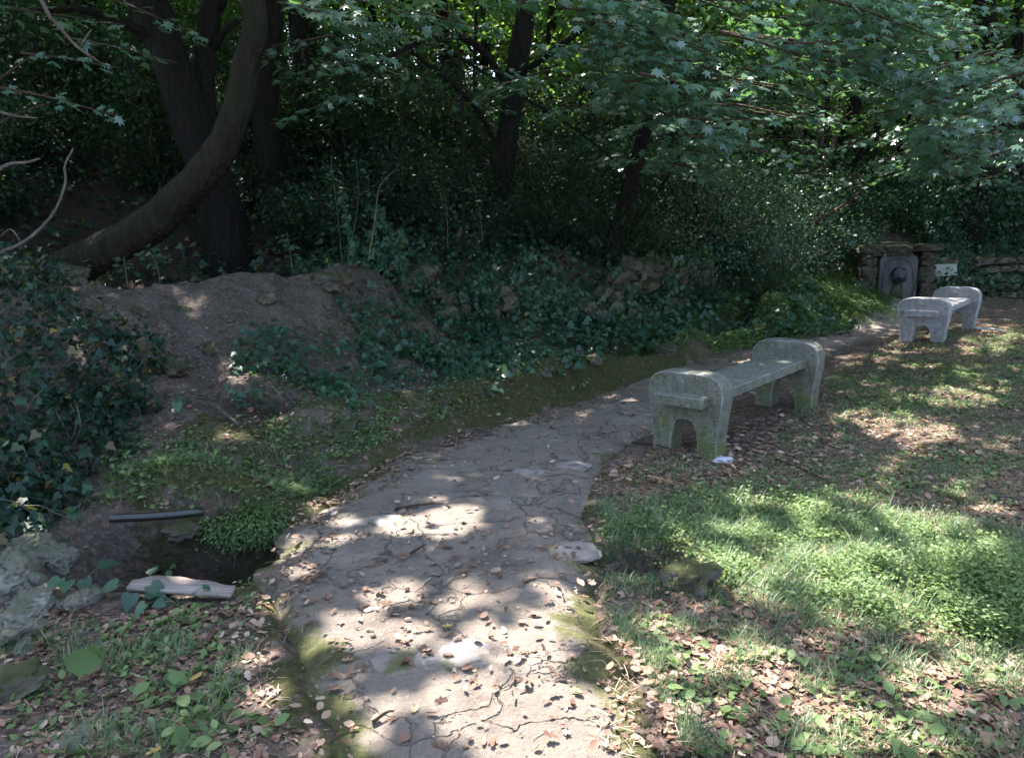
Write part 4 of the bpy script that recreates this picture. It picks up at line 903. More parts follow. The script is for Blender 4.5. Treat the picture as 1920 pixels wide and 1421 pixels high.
# ------------------------------------------------------------------ ground cover
def pts_in(poly_px, n, ymax=30, z0=0):
    """random ground points whose place in the picture falls in a polygon; even in ground area"""
    W = np.array([G(x, y, z0)[:2] if y > 430 else At(x, y, 12)[:2] for x, y in poly_px]); lo, hi = W.min(0)-.8, W.max(0)+.8; hi[1] = min(hi[1], ymax); lo[1] = min(lo[1], hi[1]-3)
    out = []; tot = 0
    for _ in range(12):
        x = rng.uniform(lo[0], hi[0], n*2); y = rng.uniform(lo[1], hi[1], n*2); z = zs(x, y); P = np.column_stack([x, y, z])
        P = P[zone(poly_px, P)]; out.append(P); tot += len(P)
        if tot >= n: break
    return np.concatenate(out)[:n]
def slope_n(P):
    e = .04; a = hz(P[:, 0]+e, P[:, 1])-hz(P[:, 0]-e, P[:, 1]); b = hz(P[:, 0], P[:, 1]+e)-hz(P[:, 0], P[:, 1]-e)
    return unit(np.column_stack([-a/(2*e), -b/(2*e), np.ones(len(P))]))
def flat_dirs(n): a = rng.uniform(0, 6.28, n); return np.column_stack([np.cos(a), np.sin(a), np.zeros(n)])
def litter(P, size=(.03, .06), tilt=.35):
    n = len(P); D = flat_dirs(n); N = rng.normal(size=(n, 3))*tilt*rng.uniform(.3, 2.2, (n, 1)); N[:, 2] = 1; N = N+slope_n(P)*.8; D[:, 2] = rng.normal(size=n)*.2
    return P+np.array([0, 0, .006]), D, N, size[0]*.8+(size[1]*1.1-size[0]*.8)*rng.random(n)**1.5
full = [(0,1421),(0,900),(480,800),(900,760),(1200,700),(1560,600),(1919,560),(1919,1421)]
PATHPX = [(480,1421),(470,1110),(500,1000),(700,870),(1100,740),(1230,700),(1560,600),(1700,570),(1700,625),(1250,820),(1110,960),(1150,1200),(1230,1421)]
# nearest dry leaves as objects of their own
LM = [mesh('dry_leaf', t[0]*np.array([w_, 1, h_]), t[1], None, M_LITTER) for t, w_, h_ in ((CURL, 1, 1), (OAK, 1.1, .8), (CURL, 1.2, .5), (OAK, .9, 1.3), (CURL, .9, 1.8), (OAK, 1.2, 1))]
near = pts_in([(480,1421),(470,1110),(640,1020),(1120,1020),(1300,1421)], 300)
cl = near[rng.integers(0, 60, 170)]; near[60:230, :2] = cl[:, :2]+rng.normal(size=(170, 2))*.07; near[:, 2] = zs(near[:, 0], near[:, 1])
P, D, N, SS = litter(near, (.02, .05), .45)
for j in range(len(P)):
    D_ = unit(D[j]); N_ = unit(N[j]-(N[j]@D_)*D_); X = np.cross(D_, N_); s = SS[j]
    o = bpy.data.objects.new('dry_leaf', LM[j % 6]); link(o); tag(o, 'curled brown dry leaf fallen on the nearest stretch of the path', 'leaf', 'dry leaves on the near path')
    o.matrix_world = Matrix(((X[0]*s, D_[0]*s, N_[0]*s, P[j][0]), (X[1]*s, D_[1]*s, N_[1]*s, P[j][1]), (X[2]*s, D_[2]*s, N_[2]*s, P[j][2]+.002), (0, 0, 0, 1)))
A = Acc()
def add_litter(P, size, tm_=None):
    P = P[vnoise(P[:, 0], P[:, 1], 5, 57, 2) > rng.random(len(P))*.75]
    P, D, N, s_ = litter(P, size); h = len(P)//2
    V, T = scatter(CURL, P[:h], D[:h], N[:h], s_[:h], rng.uniform(.45, 1.5, h)); A.add(V, T)
    V, T = scatter(OAK, P[h:], D[h:], N[h:], s_[h:], rng.uniform(.8, 1.3, len(P)-h)); A.add(V, T)
q = pts_in(PATHPX, 2300); add_litter(q, (.015, .045))
q = pts_in([(470,1130),(560,960),(760,850),(900,800),(860,850),(640,960),(560,1160)], 900); add_litter(q, (.015, .04))
q = pts_in(PATHPX, 2600); k_ = vnoise(q[:, 0], q[:, 1], 3, 51) > .56; add_litter(q[k_], (.02, .055))
lawnpx = [(1120,1421),(1130,1100),(1110,900),(1230,850),(1400,860),(1560,700),(1700,630),(1919,600),(1919,1421)]
q = pts_in(lawnpx, 15000); add_litter(q, (.016, .042))
q = pts_in([(1500,930),(1560,690),(1700,630),(1919,600),(1919,1000)], 9000); add_litter(q, (.02, .045))
q = pts_in([(1110,900),(1230,840),(1560,740),(1600,860),(1400,930)], 2500); add_litter(q, (.025, .055))
q = pts_in([(1250,1421),(1150,1150),(1500,1180),(1919,1220),(1919,1421)], 2600); add_litter(q, (.022, .048))
q = pts_in([(0,1421),(0,1150),(250,1140),(480,1130),(520,1421)], 1500); add_litter(q, (.02, .05))
q = pts_in([(200,830),(560,780),(900,740),(1200,680),(1150,760),(700,870),(500,960),(200,960)], 2200); add_litter(q, (.015, .04))
q = pts_in([(0,1421),(0,1120),(250,1140),(480,1130),(560,1421)], 2200); add_litter(q, (.015, .04))
q = pts_in([(150,900),(350,620),(700,560),(1300,560),(1250,680),(800,820),(500,950)], 5200); add_litter(q, (.02, .05))
o = ob('leaf_litter', A.mesh('leaf_litter', M_LITTER)); tag(o, 'brown dry leaf litter scattered over path, lawn and bank', 'leaf litter', kind='stuff')

def blades(P, h, lean=.5):
    n = len(P); a = rng.uniform(0, 6.28, n); D = np.column_stack([np.cos(a)*lean, np.sin(a)*lean, np.ones(n)])*1.0
    D[:, :2] *= rng.uniform(.2, 1.6, (n, 1)); N = np.column_stack([np.cos(a), np.sin(a), np.zeros(n)])*-1
    return scatter(BLADE, P, D, -N, rng.uniform(.5, 1.2, n)*h, rng.uniform(.8, 2.2, n)*.045/h)
A = Acc()
def grass_on(poly, n, h, thr=.5, sc_=2.5, seed=61, lean=.6, ymax=30):
    q = pts_in(poly, n, ymax); q = q[~onpath(q[:, 0], q[:, 1])]; q = q[vnoise(q[:, 0], q[:, 1], sc_, seed) > thr]
    if len(q): A.add(*blades(q, h, lean))
grass_on(lawnpx, 52000, .05, .5, 4)
grass_on([(1250,1421),(1150,1150),(1500,1180),(1919,1220),(1919,1421)], 9000, .07, .5, 6, 63, .8)
grass_on([(1150,950),(1560,940),(1919,1000),(1919,1200),(1560,1170),(1150,1100)], 9000, .13, .45, 5, 62, 1.2)
grass_on([(1120,1000),(1560,930),(1919,1000),(1919,1210),(1560,1190),(1150,1110)], 12000, .07, .45, 4)
grass_on([(1500,930),(1560,690),(1919,620),(1919,950)], 10000, .05, .45)
grass_on([(0,1421),(0,1200),(250,1160),(480,1130),(560,1421)], 8000, .08, .55, 4, lean=.9)
grass_on([(180,960),(200,830),(560,820),(640,900),(520,970)], 5000, .07, .45, lean=.9)
grass_on([(500,830),(800,780),(1200,680),(1230,720),(900,800),(600,870)], 8000, .06, .42)
grass_on([(1100,930),(1150,1000),(1140,1120),(1200,1421),(1330,1421),(1200,1000)], 6000, .07, .42)
grass_on([(1330,640),(1660,560),(1919,540),(1919,570),(1560,625),(1400,665)], 8000, .06, .35)
grass_on([(820,800),(860,740),(1000,705),(1220,650),(1260,680),(1050,760),(900,805)], 7000, .1, .35, 5, 64, 1.3)
grass_on([(180,960),(200,830),(560,820),(640,900),(520,970)], 2500, .12, .5, 5, 65, 1.4)
o = ob('grass', A.mesh('grass', M_GRASS)); tag(o, 'short woodland grass growing thinly over the lawn and path edges', 'grass', kind='stuff')

A = Acc()
for poly, n in ((lawnpx, 15000), ([(0,1421),(0,1120),(480,1120),(560,1421)], 2200), ([(200,960),(200,800),(900,740),(1150,740),(560,980)], 1500), (PATHPX, 500), ([(220,620),(480,530),(700,530),(620,640),(300,720)], 500)):
    q = pts_in(poly, n); m = len(q); D = flat_dirs(m); D[:, 2] = np.abs(rng.normal(size=m))*.12; N = np.zeros((m, 3)); N[:, 2] = 1; N = N+rng.normal(size=(m, 3))*.2
    A.add(*scatter(BLADE, q+np.array([0, 0, .008]), D, -N, .075*rng.uniform(.35, 1.3, m), .9))
M_STRAW = leafmat('dry_straw', [(0, (.10, .065, .045)), (.6, (.24, .17, .12)), (1, (.42, .33, .25))], (.3, .2, .1), .1, .7, .3)
o = ob('dry_straw', A.mesh('dry_straw', M_STRAW)); tag(o, 'dry grass stems and fine twigs lying over lawn and soil', 'straw', kind='stuff')
bmp = bmesh.new(); bmesh.ops.create_icosphere(bmp, subdivisions=1, radius=.5); pv = np.array([v.co[:] for v in bmp.verts]); pt = np.array([[v.index for v in f.verts] for f in bmp.faces]); bmp.free()
pv = pv*(1+rng.normal(size=(len(pv), 1))*.15)
A = Acc()
for poly, n in ((PATHPX, 110), (lawnpx, 300), ([(0,1421),(0,1120),(480,1120),(560,1421)], 160), ([(220,620),(480,530),(700,530),(620,640),(300,720)], 160)):
    q = pts_in(poly, n); m = len(q); A.add(*scatter((pv*np.array([1, 1.3, .6]), pt), q+np.array([0, 0, .004]), flat_dirs(m), np.tile([0, 0, 1.], (m, 1)), rng.uniform(.006, .02, m)))
o = ob('pebbles', A.mesh('pebbles', M_WHITE)); tag(o, 'small pale pebbles strewn over path and soil', 'pebbles', kind='stuff')
def herbs(P, per, stem, leaf, tmpl, spread=.05, up=.3, tilt=.5):
    c = np.repeat(P, per, 0); n = len(c); a = rng.uniform(0, 6.28, n); rr = rng.random(n)*spread
    q = c+np.column_stack([np.cos(a)*rr, np.sin(a)*rr, stem*(.25+1.3*vnoise(c[:, 0], c[:, 1], 3.2, 99, 2)**1.5)*rng.uniform(.15, 1, n)*(1-.3*rr/spread)])
    D = np.column_stack([np.cos(a), np.sin(a), rng.normal(size=n)*.3+up]); N = rng.normal(size=(n, 3))*tilt; N[:, 2] = 1
    return scatter(tmpl, q, D, N, leaf*rng.uniform(.6, 1.3, n))
A = Acc()
def herb_on(poly, n, per, stem, leaf, thr=.45, sc_=3, seed=71, tmpl=OVAL, spread=.05, ymax=30, jit=.07):
    q = pts_in(poly, n, ymax); q[:, :2] += rng.normal(size=(len(q), 2))*jit*np.minimum(q[:, 1:2]/5, 1.5)*rng.random((len(q), 1))*2; q[:, 2] = zs(q[:, 0], q[:, 1]); q = q[~onpath(q[:, 0], q[:, 1])]; q = q[vnoise(q[:, 0], q[:, 1], sc_, seed) > thr]
    if len(q): A.add(*herbs(q, per, stem, leaf, tmpl, spread))
HERBPX = [(1110,960),(1200,925),(1400,930),(1560,925),(1700,985),(1919,1010),(1919,1200),(1800,1210),(1620,1150),(1500,1130),(1300,1090),(1180,1090),(1130,1050)]
herb_on(HERBPX, 3600, 9, .11, .018, .52, 5, 71, OVAL, .06, 30, .14)
herb_on(HERBPX, 1800, 8, .05, .013, .4, 4, 171, OVAL, .05, 30, .2)
herb_on(HERBPX, 260, 7, .26, .018, .5, 3, 172, OVAL, .05, 30, .12)
herb_on(HERBPX, 900, 6, .10, .024, .5, 3.2, 72, DIAMOND)
herb_on([(1700,1100),(1919,1040),(1919,1230),(1780,1210)], 800, 10, .2, .017, .4, 5, 71, OVAL, .06, 30, .14)
herb_on(lawnpx, 3000, 5, .03, .015, .52, 4, 73)
herb_on(lawnpx, 350, 3, .025, .028, .6, 4, 74, HEART)
herb_on([(1250,1421),(1200,1180),(1560,1200),(1919,1230),(1919,1421)], 200, 4, .03, .03, .5, 4, 75)
gr2 = 1
herb_on([(1600,930),(1560,700),(1750,640),(1919,630),(1919,950)], 1700, 5, .04, .028, .48, 2.2, 76)
herb_on([(0,1421),(0,1200),(250,1150),(480,1120),(540,1421)], 260, 5, .035, .03, .5, 4, 77)
herb_on([(180,960),(190,830),(560,800),(640,890),(530,990)], 500, 5, .04, .035, .42, 3, 78)
herb_on([(340,1060),(380,950),(540,950),(540,1000),(480,1060)], 700, 6, .05, .022, .25, 6, 79)
herb_on([(1330,650),(1330,570),(1480,500),(1640,520),(1670,570),(1560,612),(1420,655)], 11000, 6, .12, .038, .1, 2, 80, ymax=13.5)
herb_on([(1150,640),(1330,570),(1420,600),(1400,650),(1230,690)], 2600, 6, .09, .032, .3, 3, 180)
herb_on([(500,850),(480,790),(900,740),(1250,640),(1250,690),(900,810),(640,860)], 1500, 5, .05, .03, .42, 3, 81)
herb_on([(430,780),(450,640),(640,600),(1330,560),(1340,620),(1200,660),(900,740),(700,760)], 1500, 5, .07, .028, .55, 2.5, 82)
o = ob('herb_cover', A.mesh('herb_cover', M_HERB)); tag(o, 'fresh green herbs and clover like plants covering lawn and mound', 'herbs', kind='stuff')

# bank: darker heart shaped leaves, creeping
A = Acc()
def creep(poly, n, size, lift=.06, thr=.4, seed=91, tmpl=HEART, face=.9, ymax=30, sc_=1.8, z0=0):
    q = pts_in(poly, n, ymax, z0); q = q[~onpath(q[:, 0], q[:, 1])]; q = q[vnoise(q[:, 0], q[:, 1], sc_, seed) > thr]; n = len(q)
    if not n: return
    Nn = slope_n(q); q = q+Nn*lift*rng.random((n, 1)); D = flat_dirs(n)+np.array([0, -.3, -.45]); N = Nn*1.2+rng.normal(size=(n, 3))*.45+np.array([0, -face*.5, .2])
    A.add(*scatter(tmpl, q, D, N, size*rng.uniform(.6, 1.35, n)))
creep([(430,800),(440,640),(640,560),(800,560),(1330,540),(1340,620),(1200,660),(900,750),(700,770)], 6500, .055, .14, .5)
creep([(430,800),(440,640),(640,560),(800,560),(1330,540),(1340,620),(1200,660),(900,750),(700,770)], 6500, .028, .09, .45, 191, OVAL, sc_=3)
creep([(640,700),(800,640),(1300,560),(1250,650),(850,750)], 2600, .06, .18, .48, 92)
creep([(700,480),(1320,450),(1340,520),(1300,580),(700,620)], 2200, .055, .3, .4, 93, IVY)
creep([(640,500),(1000,450),(1050,560),(700,620)], 3600, .055, .33, .36, 93, IVY, z0=.6)
creep([(200,600),(300,560),(480,530),(700,520),(640,620),(460,640),(300,700)], 1500, .03, .04, .6, 193, OVAL, sc_=3)
creep([(1600,450),(1760,440),(1760,500),(1640,560),(1590,560)], 700, .06, .3, .35, 194, IVY, ymax=13.6)
creep([(1300,520),(1320,440),(1660,440),(1630,510),(1480,490),(1350,530)], 4500, .06, .5, .3, 94, IVY, ymax=14, z0=.7)
creep([(620,520),(640,440),(900,430),(1320,430),(1330,480),(700,530)], 5000, .07, .5, .3, 95, ymax=13)
creep([(1700,560),(1740,420),(1919,420),(1919,560)], 3500, .06, .4, .3, 96, IVY, ymax=15)
x = rng.uniform(-2.3, 4.6, 9000); y = 8.2+rng.uniform(0, 3.6, 9000)+.35*np.maximum(x, 0); P = np.column_stack([x, y, hz(x, y)]); n = len(P); Nn = slope_n(P)
A.add(*scatter(IVY, P+Nn*.22*rng.random((n, 1)), flat_dirs(n)+np.array([0, -.3, -.3]), Nn+rng.normal(size=(n, 3))*.5+np.array([0, -.4, 0]), .075*rng.uniform(.5, 1.3, n)))
t = rng.random(5200)*(len(WPc)-1.01); i = t.astype(int); f = (t-i)[:, None]; P2 = WPc[i]*(1-f)+WPc[i+1]*f; tn = unit(WPc[i+1]-WPc[i]); nr = np.column_stack([tn[:, 1], -tn[:, 0]])
P2 = P2+nr*rng.uniform(.1, .26, (len(t), 1)); zz = hz(P2[:, 0], P2[:, 1])+.75*rng.random(len(t)); kk = vnoise(t*.5, zz*3, 1.2, 199, 3) > .54+.14*(t > .5*len(WPc)); P = np.column_stack([P2, zz])[kk]; n = len(P)
A.add(*scatter(IVY, P, flat_dirs(n)*.6+np.array([0, -.2, -.8]), np.column_stack([nr[kk], np.full(n, .3)])+rng.normal(size=(n, 3))*.45, .06*rng.uniform(.5, 1.3, n)))
o = ob('bank_creepers', A.mesh('bank_creepers', M_SHRUB)); tag(o, 'dark heart shaped creeper leaves spread over the bank and ruined wall', 'creeper', kind='stuff')
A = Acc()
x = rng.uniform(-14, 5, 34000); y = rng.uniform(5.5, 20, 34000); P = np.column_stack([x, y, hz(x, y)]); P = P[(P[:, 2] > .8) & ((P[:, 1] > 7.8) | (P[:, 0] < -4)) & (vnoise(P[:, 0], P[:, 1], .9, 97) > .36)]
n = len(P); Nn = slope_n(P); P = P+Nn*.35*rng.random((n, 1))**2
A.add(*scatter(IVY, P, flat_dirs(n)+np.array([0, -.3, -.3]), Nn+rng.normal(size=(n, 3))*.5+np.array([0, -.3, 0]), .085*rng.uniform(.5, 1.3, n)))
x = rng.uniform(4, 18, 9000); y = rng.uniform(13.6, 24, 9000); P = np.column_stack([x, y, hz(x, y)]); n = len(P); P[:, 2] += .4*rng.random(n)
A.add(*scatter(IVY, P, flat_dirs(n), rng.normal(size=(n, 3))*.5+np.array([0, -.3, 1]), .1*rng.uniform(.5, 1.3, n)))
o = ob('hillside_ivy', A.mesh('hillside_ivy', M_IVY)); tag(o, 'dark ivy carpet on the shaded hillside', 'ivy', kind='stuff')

# ivy thicket at the left edge, over the bank
ivy = empty('ivy_thicket', (-3, 5, .3)); b = np.array(ivy.location); tag(ivy, 'dense glossy ivy thicket covering the bank at the left edge', 'ivy')
W = []
for px, py, y, r in [(10,560,5.6,.4),(100,590,5.5,.34),(180,620,5.4,.26),(0,640,5.0,.5),(110,680,4.9,.42),(200,700,5.0,.3),(40,760,4.6,.45),(150,770,4.7,.32),(20,860,4.3,.35),(110,880,4.3,.3),(0,960,3.9,.3),(70,960,3.9,.2),(-60,700,4.4,.6),(-80,900,3.8,.5),(250,640,5.4,.22),(270,770,5,.2),(60,520,6,.35),(-90,560,5.5,.6),(215,770,4.9,.25),(150,850,4.6,.2),(40,900,4.0,.4),(120,930,3.9,.25),(170,900,4.1,.2),(0,1010,3.5,.3),(60,1010,3.6,.18),(200,850,4.4,.2),(230,830,4.6,.18),(-40,800,4.0,.5)]:
    r *= .86; c0 = At(px, py, y)+np.array([-.05, .14, -.1]); n = int(640*r/.4*.9); d = rdir(n); d[:, 1] = -np.abs(d[:, 1])*1.0+.25; d = unit(d)
    q = c0+d*r*rng.uniform(.55, 1.15, (n, 1))*(.75+.5*vnoise(d[:, 0]*2+px, d[:, 2]*2+py, 1.6, 7))[:, None]; W.append(np.column_stack([q, d]))
W = np.concatenate(W)
q, d = W[:, :3], W[:, 3:]; pick = (rng.random(len(W)) < .45) & (q[:, 2] > hz(q[:, 0], q[:, 1])); mq, md_ = q[pick], d[pick]; m = len(mq)
Vm, Tm = scatter(OVAL, mq+md_*.05*rng.random((m, 1))-b, md_+rng.normal(size=(m, 3))*.6+np.array([0, 0, .2]), rng.normal(size=(m, 3))*.5+np.array([0, -.2, .8]), .04*rng.uniform(.4, 1.5, m), rng.uniform(.5, 1.2, m))
o = ob('bramble_leaves', mesh('bramble_leaves', Vm, Tm, None, M_SHRUB_SHADE), ivy); tag(o, kind='stuff')
W = W[rng.random(len(W)) < .62]; q, d = W[:, :3], W[:, 3:]; ok = q[:, 2] > hz(q[:, 0], q[:, 1])-.02; q, d = q[ok], d[ok]; n = len(q)
D = flat_dirs(n)*.9+np.array([0, -.2, -.6]); N = d*.8+rng.normal(size=(n, 3))*.6+np.array([0, -.2, .55]); SZ = .047*rng.uniform(.5, 1.5, n)
IV = [mesh('leaf', IVY[0]*np.array([1, 1, s]), IVY[1], None, M_IVY) for s in (1, 2)]
u, v = proj(q); front = np.argsort(-(SZ/q[:, 1])*((u > 5) & (v < 1400)))
fs = set(front[:300].tolist())
for j in front[:300]:
    D_ = unit(D[j]); N_ = unit(N[j]-(N[j]@D_)*D_); X = np.cross(D_, N_); s = SZ[j]; o = bpy.data.objects.new('leaf', IV[j % 2]); link(o, ivy)
    o.matrix_local = Matrix(((X[0]*s, D_[0]*s, N_[0]*s, q[j][0]-b[0]), (X[1]*s, D_[1]*s, N_[1]*s, q[j][1]-b[1]), (X[2]*s, D_[2]*s, N_[2]*s, q[j][2]-b[2]), (0, 0, 0, 1)))
rest = front[300:]; V, T = scatter(IVY, q[rest], D[rest], N[rest], SZ[rest]); o = ob('leaves', mesh('leaves', V-b, T, None, M_IVY), ivy); tag(o, kind='stuff')
A = Acc()
for i in range(110):
    p = q[rng.integers(n)]; pts, rr = limb(p, (rng.normal(), -.4, -.6), rng.uniform(.4, .9), .006, .8, -.5, 5); A.add(*[(t_-b if k_ == 0 else t_) for k_, t_ in enumerate(tube(pts, rr, 5, 3))])
o = ob('vines', A.mesh('vines', M_TWIG, True), ivy); tag(o, kind='stuff')

# hanging tuft over the ditch
c0 = At(455, 985, 4.0); tf = empty('hanging_tuft', c0); tag(tf, 'dense tuft of tiny green leaves hanging over the dark ditch hole', 'plant')
n = 5200; d = rdir(n); d[:, 1] = -np.abs(d[:, 1]); P = d*np.array([.34, .16, .15])*rng.uniform(.6, 1.0, (n, 1)); P[:, 2] -= .10*(P[:, 0]/.34)*0
V, T = scatter(OVAL, P, d*.6+np.array([0, -.2, -.5]), d+rng.normal(size=(n, 3))*.5+np.array([0, 0, .5]), .016*rng.uniform(.6, 1.5, n)); o = ob('foliage', mesh('foliage', V, T, None, M_HERB), tf); tag(o, kind='stuff')
A = Acc()
for i in range(30):
    pts, rr = limb((rng.uniform(-.3, .3), 0, rng.uniform(-.05, .1)), (rng.normal()*.5, -.6, -.3), rng.uniform(.1, .28), .002, .9, -1.2, 5); A.add(*tube(pts, rr, 4, 2))
o = ob('stems', A.mesh('stems', M_STRAW), tf); tag(o, kind='stuff')
# separate leafy plants
def plant(px, py, z, nleaf, size, hgt, tmpl, label, mat=M_HERB, name='leafy_plant', spread=.12, depth=None, cat='plant', face=.35):
    if depth is not None: g = At(px, py, depth)
    else:
        g = hit(px, py)
    r = empty(name, g); tag(r, label, cat); A = Acc(); me = mesh('leaf', tmpl[0], tmpl[1], None, mat)
    for i in range(nleaf):
        a = rng.uniform(0, 6.28); q = np.array([math.cos(a)*spread*rng.uniform(.3, 1), math.sin(a)*spread*rng.uniform(.3, 1), hgt*rng.uniform(.35, 1)])
        V, T, Q = tube([(0, 0, 0), q*np.array([.5, .5, .7]), q], [.002, .0015, .001], 4, 3); A.add(V, T, Q)
        D = unit(np.array([math.cos(a), math.sin(a), -.3+rng.normal()*.3])); N = rng.normal(size=3)*.3+np.array([0, -face, 1]); N = unit(N-(N@D)*D); X = np.cross(D, N); s = size*rng.uniform(.7, 1.2)
        o = bpy.data.objects.new('leaf', me); link(o, r); o.matrix_local = Matrix(((X[0]*s, D[0]*s, N[0]*s, q[0]), (X[1]*s, D[1]*s, N[1]*s, q[1]), (X[2]*s, D[2]*s, N[2]*s, q[2]), (0, 0, 0, 1)))
    ob('stalks', A.mesh('stalks', M_GRASS), r)
plant(150, 1110, 0, 5, .09, .14, HEART, 'heart leaved plant just right of the limestone pile', M_SHRUB)
plant(270, 1130, 0, 7, .08, .12, HEART, 'heart leaved plant growing over the left end of the board', M_SHRUB)
plant(340, 1140, 0, 8, .065, .09, HEART, 'heart leaved plant below the middle of the board', M_SHRUB, spread=.14)
plant(150, 985, .1, 6, .09, .15, HEART, 'broad leaved plant at the ivy edge above the limestone pile', M_SHRUB)
plant(315, 1070, 0, 9, .08, .07, OVAL, 'strap leaved rosette above the board by the ditch', spread=.07)
plant(210, 1290, 0, 2, .13, .14, OVAL, 'single upright green dock leaf at lower left', spread=.02, face=1.5)
plant(300, 1300, 0, 4, .08, .09, OVAL, 'small upright leaf pair right of the dock leaf', spread=.04, face=1.2)
plant(400, 1310, 0, 9, .055, .04, OVAL, 'flat rosette of pale green leaves in the near grass', spread=.06)
plant(390, 1370, 0, 16, .07, .06, OVAL, 'spreading cluster of narrow leaves near the bottom edge', spread=.14)
plant(460, 1390, 0, 9, .06, .05, OVAL, 'leaf cluster at the bottom edge beside the path', spread=.1)
plant(500, 640, .5, 9, .085, .2, HEART, 'large leaved creeper on the dirt slope below the mossy crest', M_SHRUB, spread=.2)
plant(550, 700, .4, 12, .085, .2, HEART, 'large leaved creeper patch left of the dark hole', M_SHRUB, spread=.26)
plant(660, 720, .2, 14, .085, .2, HEART, 'large leaved creeper patch hanging over the channel', M_SHRUB, spread=.3)
plant(620, 680, .35, 10, .08, .2, HEART, 'heart leaved creeper in the middle of the bank slope', M_SHRUB, spread=.24)
plant(300, 700, .5, 7, .085, .14, HEART, 'pale heart leaves beside the greenish stone', M_SHRUB, spread=.16)
plant(330, 770, .4, 8, .08, .12, HEART, 'heart leaved plant on the mossy slope left of the hole', M_SHRUB, spread=.16)
plant(830, 770, .1, 7, .06, .14, OVAL, 'bright sprig on the mossy kerb beside the pale root', spread=.12)
plant(1085, 735, .1, 8, .06, .16, OVAL, 'yellow green sprig on the kerb above the path', spread=.1)
plant(670, 795, .1, 5, .05, .06, OVAL, 'tiny clover like sprig below the flat kerb stone', spread=.05)
for i, (px, py, n_) in enumerate([(1320,1310,10),(1420,1340,12),(1560,1400,14),(1290,1230,8),(1640,1270,9),(1760,1240,10),(1890,1300,9),(1500,1230,8),(1680,1390,10),(1800,1380,9)]):
    plant(px, py, 0, n_, .05, .05, OVAL, ['leafy weed close right of the path in the near lawn', 'leafy weed in the near lawn a step from the path', 'widest leafy weed at the bottom edge of the lawn', 'small weed between the path and the bright herbs', 'weed in brown litter below the bright herbs', 'weed just under the dense herb clump at right', 'weed at the right edge below the herb clump', 'broad leaved weed at the lower rim of the herb patch', 'weed at the bottom of the lawn right of the widest one', 'weed in leaf litter toward the lower right corner'][i], name='weed', spread=.09)
# tall stems lit against the dark hollow
def tall_plant(pl, depth, label, size=.055, step=.05):
    P = pts_at([(x, y, depth) for x, y in pl]); b = P[0]; r = empty('tall_weed', b); tag(r, label, 'plant'); V, T, Q = tube(P, np.linspace(.005, .002, len(P)), 5, 5); ob('stem', mesh('stem', V-b, T, Q, M_GRASS), r)
    C = catmull(P, 8); me = mesh('leaf', OVAL[0]*np.array([1.3, 1, 1]), OVAL[1], None, M_SHRUB)
    for i, c in enumerate(C[6:]):
        if rng.random() < .45: continue
        for s_ in range(rng.integers(2, 6)):
            a = rng.uniform(0, 6.28); D = unit(np.array([math.cos(a), math.sin(a), rng.normal()*.35-.1])); q = c+D*rng.uniform(.02, .09); N = unit(np.array([rng.normal()*.3, -.45, 1])); N = unit(N-(N@D)*D); X = np.cross(D, N); s = size*rng.uniform(.8, 1.3)
            o = bpy.data.objects.new('leaf', me); link(o, r); o.matrix_local = Matrix(((X[0]*s, D[0]*s, N[0]*s, q[0]-b[0]), (X[1]*s, D[1]*s, N[1]*s, q[1]-b[1]), (X[2]*s, D[2]*s, N[2]*s, q[2]-b[2]), (0, 0, 0, 1)))
tall_plant([(642,500),(636,430),(628,360),(620,290)], 7.9, 'tall leafy stem standing left in front of the dark hollow')
tall_plant([(650,500),(662,440),(672,370),(668,300)], 7.8, 'tall leafy stem leaning right in front of the dark hollow')
tall_plant([(690,490),(702,420),(712,350),(742,318)], 8.0, 'tall arching stem above the left end of the wall')
tall_plant([(548,515),(545,480),(538,435)], 7.6, 'short nettle like stem on the crest of the dirt track')
tall_plant([(300,530),(295,500),(280,470)], 6.9, 'nettle like stem rising behind the dirt crest')
tall_plant([(240,540),(235,505),(232,480)], 6.8, 'small leafy stem beside the leaning trunk')
tall_plant([(840,470),(838,400),(830,340)], 8.8, 'leafy stem beside the thin sapling')
tall_plant([(905,450),(898,390),(880,330)], 8.9, 'leafy stem at the foot of the middle tree')

# bare branches and sticks
def stick(lst, r0, label, mat=M_TWIG, name='dead_branch', twigs=()):
    P = np.array(lst); b = P[0]; r = empty(name, b); tag(r, label, 'branch'); V, T, Q = tube(P, np.linspace(r0, r0*.45, len(P)), 7, 6, .12); ob('stem', mesh('stem', V-b, T, Q, mat, True), r)
    for t_ in twigs: V, T, Q = tube(np.array(t_), [r0*.5, r0*.4, r0*.2][:len(t_)], 5, 4); ob('twig', mesh('twig', V-b, T, Q, mat, True), r)
stick(pts_at([(70,-15,4.6),(92,30,4.65),(112,52,4.7),(140,84,4.75),(175,110,4.8),(200,125,4.9)]), .013, 'pale bare branch slanting down from the top left corner', twigs=[pts_at([(150,90,4.8),(165,65,4.8),(172,55,4.8)])])
stick(pts_at([(-10,478,4.4),(50,450,4.5),(100,400,4.6),(122,345,4.6),(122,310,4.6),(138,278,4.6)]), .011, 'long curved bare branch rising from the left edge over the dark slope', twigs=[pts_at([(40,455,4.5),(20,430,4.5),(0,445,4.5)])])
stick(pts_at([(-10,322,4.8),(20,308,4.8),(50,305,4.8),(75,298,4.8)]), .014, 'short grey branch end poking in at the left edge')
stick(pts_at([(-10,208,5.2),(30,218,5.2),(70,222,5.2)]), .012, 'straight pale stick end high at the left edge')
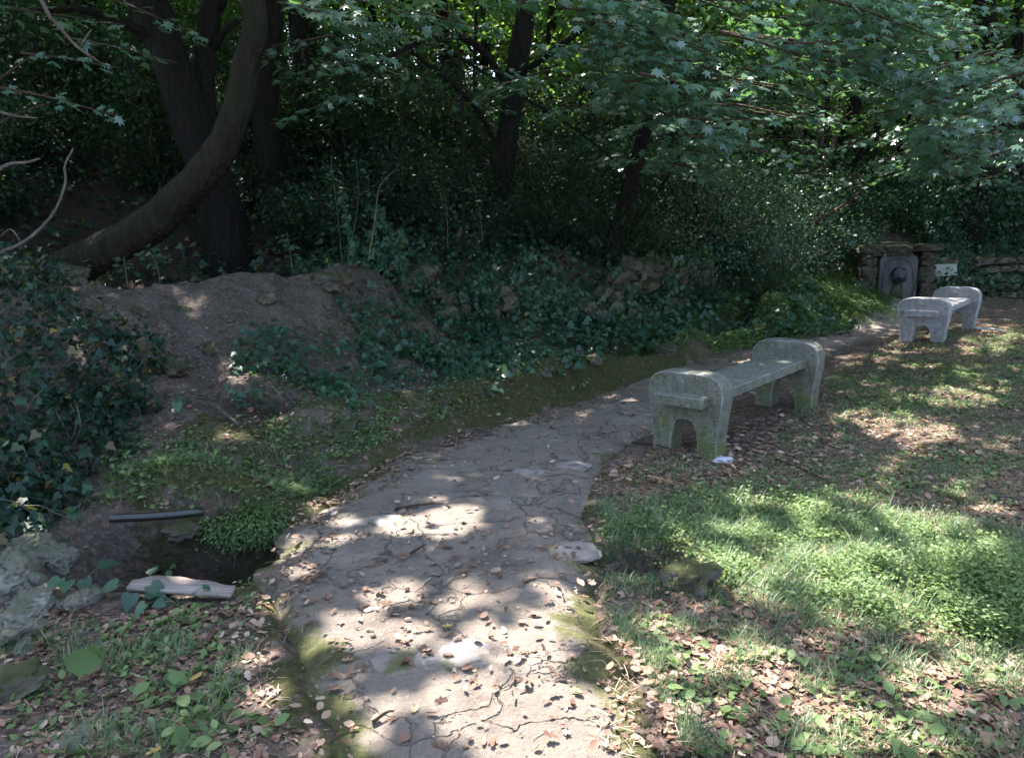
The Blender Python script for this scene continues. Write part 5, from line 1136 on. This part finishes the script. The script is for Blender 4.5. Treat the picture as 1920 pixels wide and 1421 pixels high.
stick(pts_at([(-10,238,5.6),(30,215,5.6),(90,195,5.6)]), .009, 'thin twig crossing the pale stick at the left edge', M_TWIGD)
stick(pts_at([(-10,155,6),(40,120,6),(62,105,6)]), .010, 'dark twig rising at the upper left edge', M_TWIGD)
stick(pts_at([(730,280,11.5),(780,315,11.3),(840,350,11.1),(900,395,10.9)]), .035, 'dead trunk lying down the dark hillside below the sunlit spot', M_BARK)
stick(pts_at([(850,100,9.5),(960,170,9.6),(1060,230,9.7),(1150,300,9.8),(1210,360,9.9)]), .02, 'long thin dead branch sloping across the middle tree', M_BARK)
def gstick(a, b_, r, label, mat=M_TWIGD, z=.015):
    p, q = G(*a), G(*b_); p[2] = zs(p[0], p[1])[0]+z; q[2] = zs(q[0], q[1])[0]+z; m = (p+q)/2+np.array([.01, .015, .004]); stick([p, m, q], r, label, mat, 'fallen_stick')
gstick((740,962), (830,955), .009, 'dark straight stick lying across the middle of the path')
gstick((770,1050), (800,1035), .007, 'short forked twig lying in the centre of the path')
gstick((700,1375), (740,1355), .006, 'short brown twig at the near end of the path')
gstick((1455,865), (1560,910), .010, 'long dark stick on bare soil right of the near bench')
gstick((1185,832), (1260,848), .008, 'thin stick at the foot of the near bench')
gstick((140,1190), (235,1160), .004, 'fine dry stem lying on the soil left of the board')
def root(lst, rad, label):
    P = np.array([G(x, y, z) for x, y, z in lst]); b = P[0]; V, T, Q = tube(P, rad, 8, 6, .2); o = ob('root', mesh('root', V-b, T, Q, M_TWIG, True), None, b); tag(o, label, 'root')
root([(560,778,.13),(600,762,.15),(650,765,.15),(700,768,.14),(740,770,.11)], [.012,.02,.018,.02,.012], 'pale flat root edging the mossy kerb above the channel')
root([(785,775,.12),(810,765,.15),(835,756,.15),(845,752,.12)], [.02,.03,.026,.012], 'thick pale bark covered root end on the kerb')
root([(380,750,.42),(410,765,.38),(440,790,.34),(455,800,.27)], [.008,.011,.009,.005], 'thin curved root on the mossy slope left of the hole')
root([(620,600,.7),(660,625,.6),(700,660,.45),(730,680,.34)], [.012,.014,.011,.006], 'thin brown root running down the bank slope')
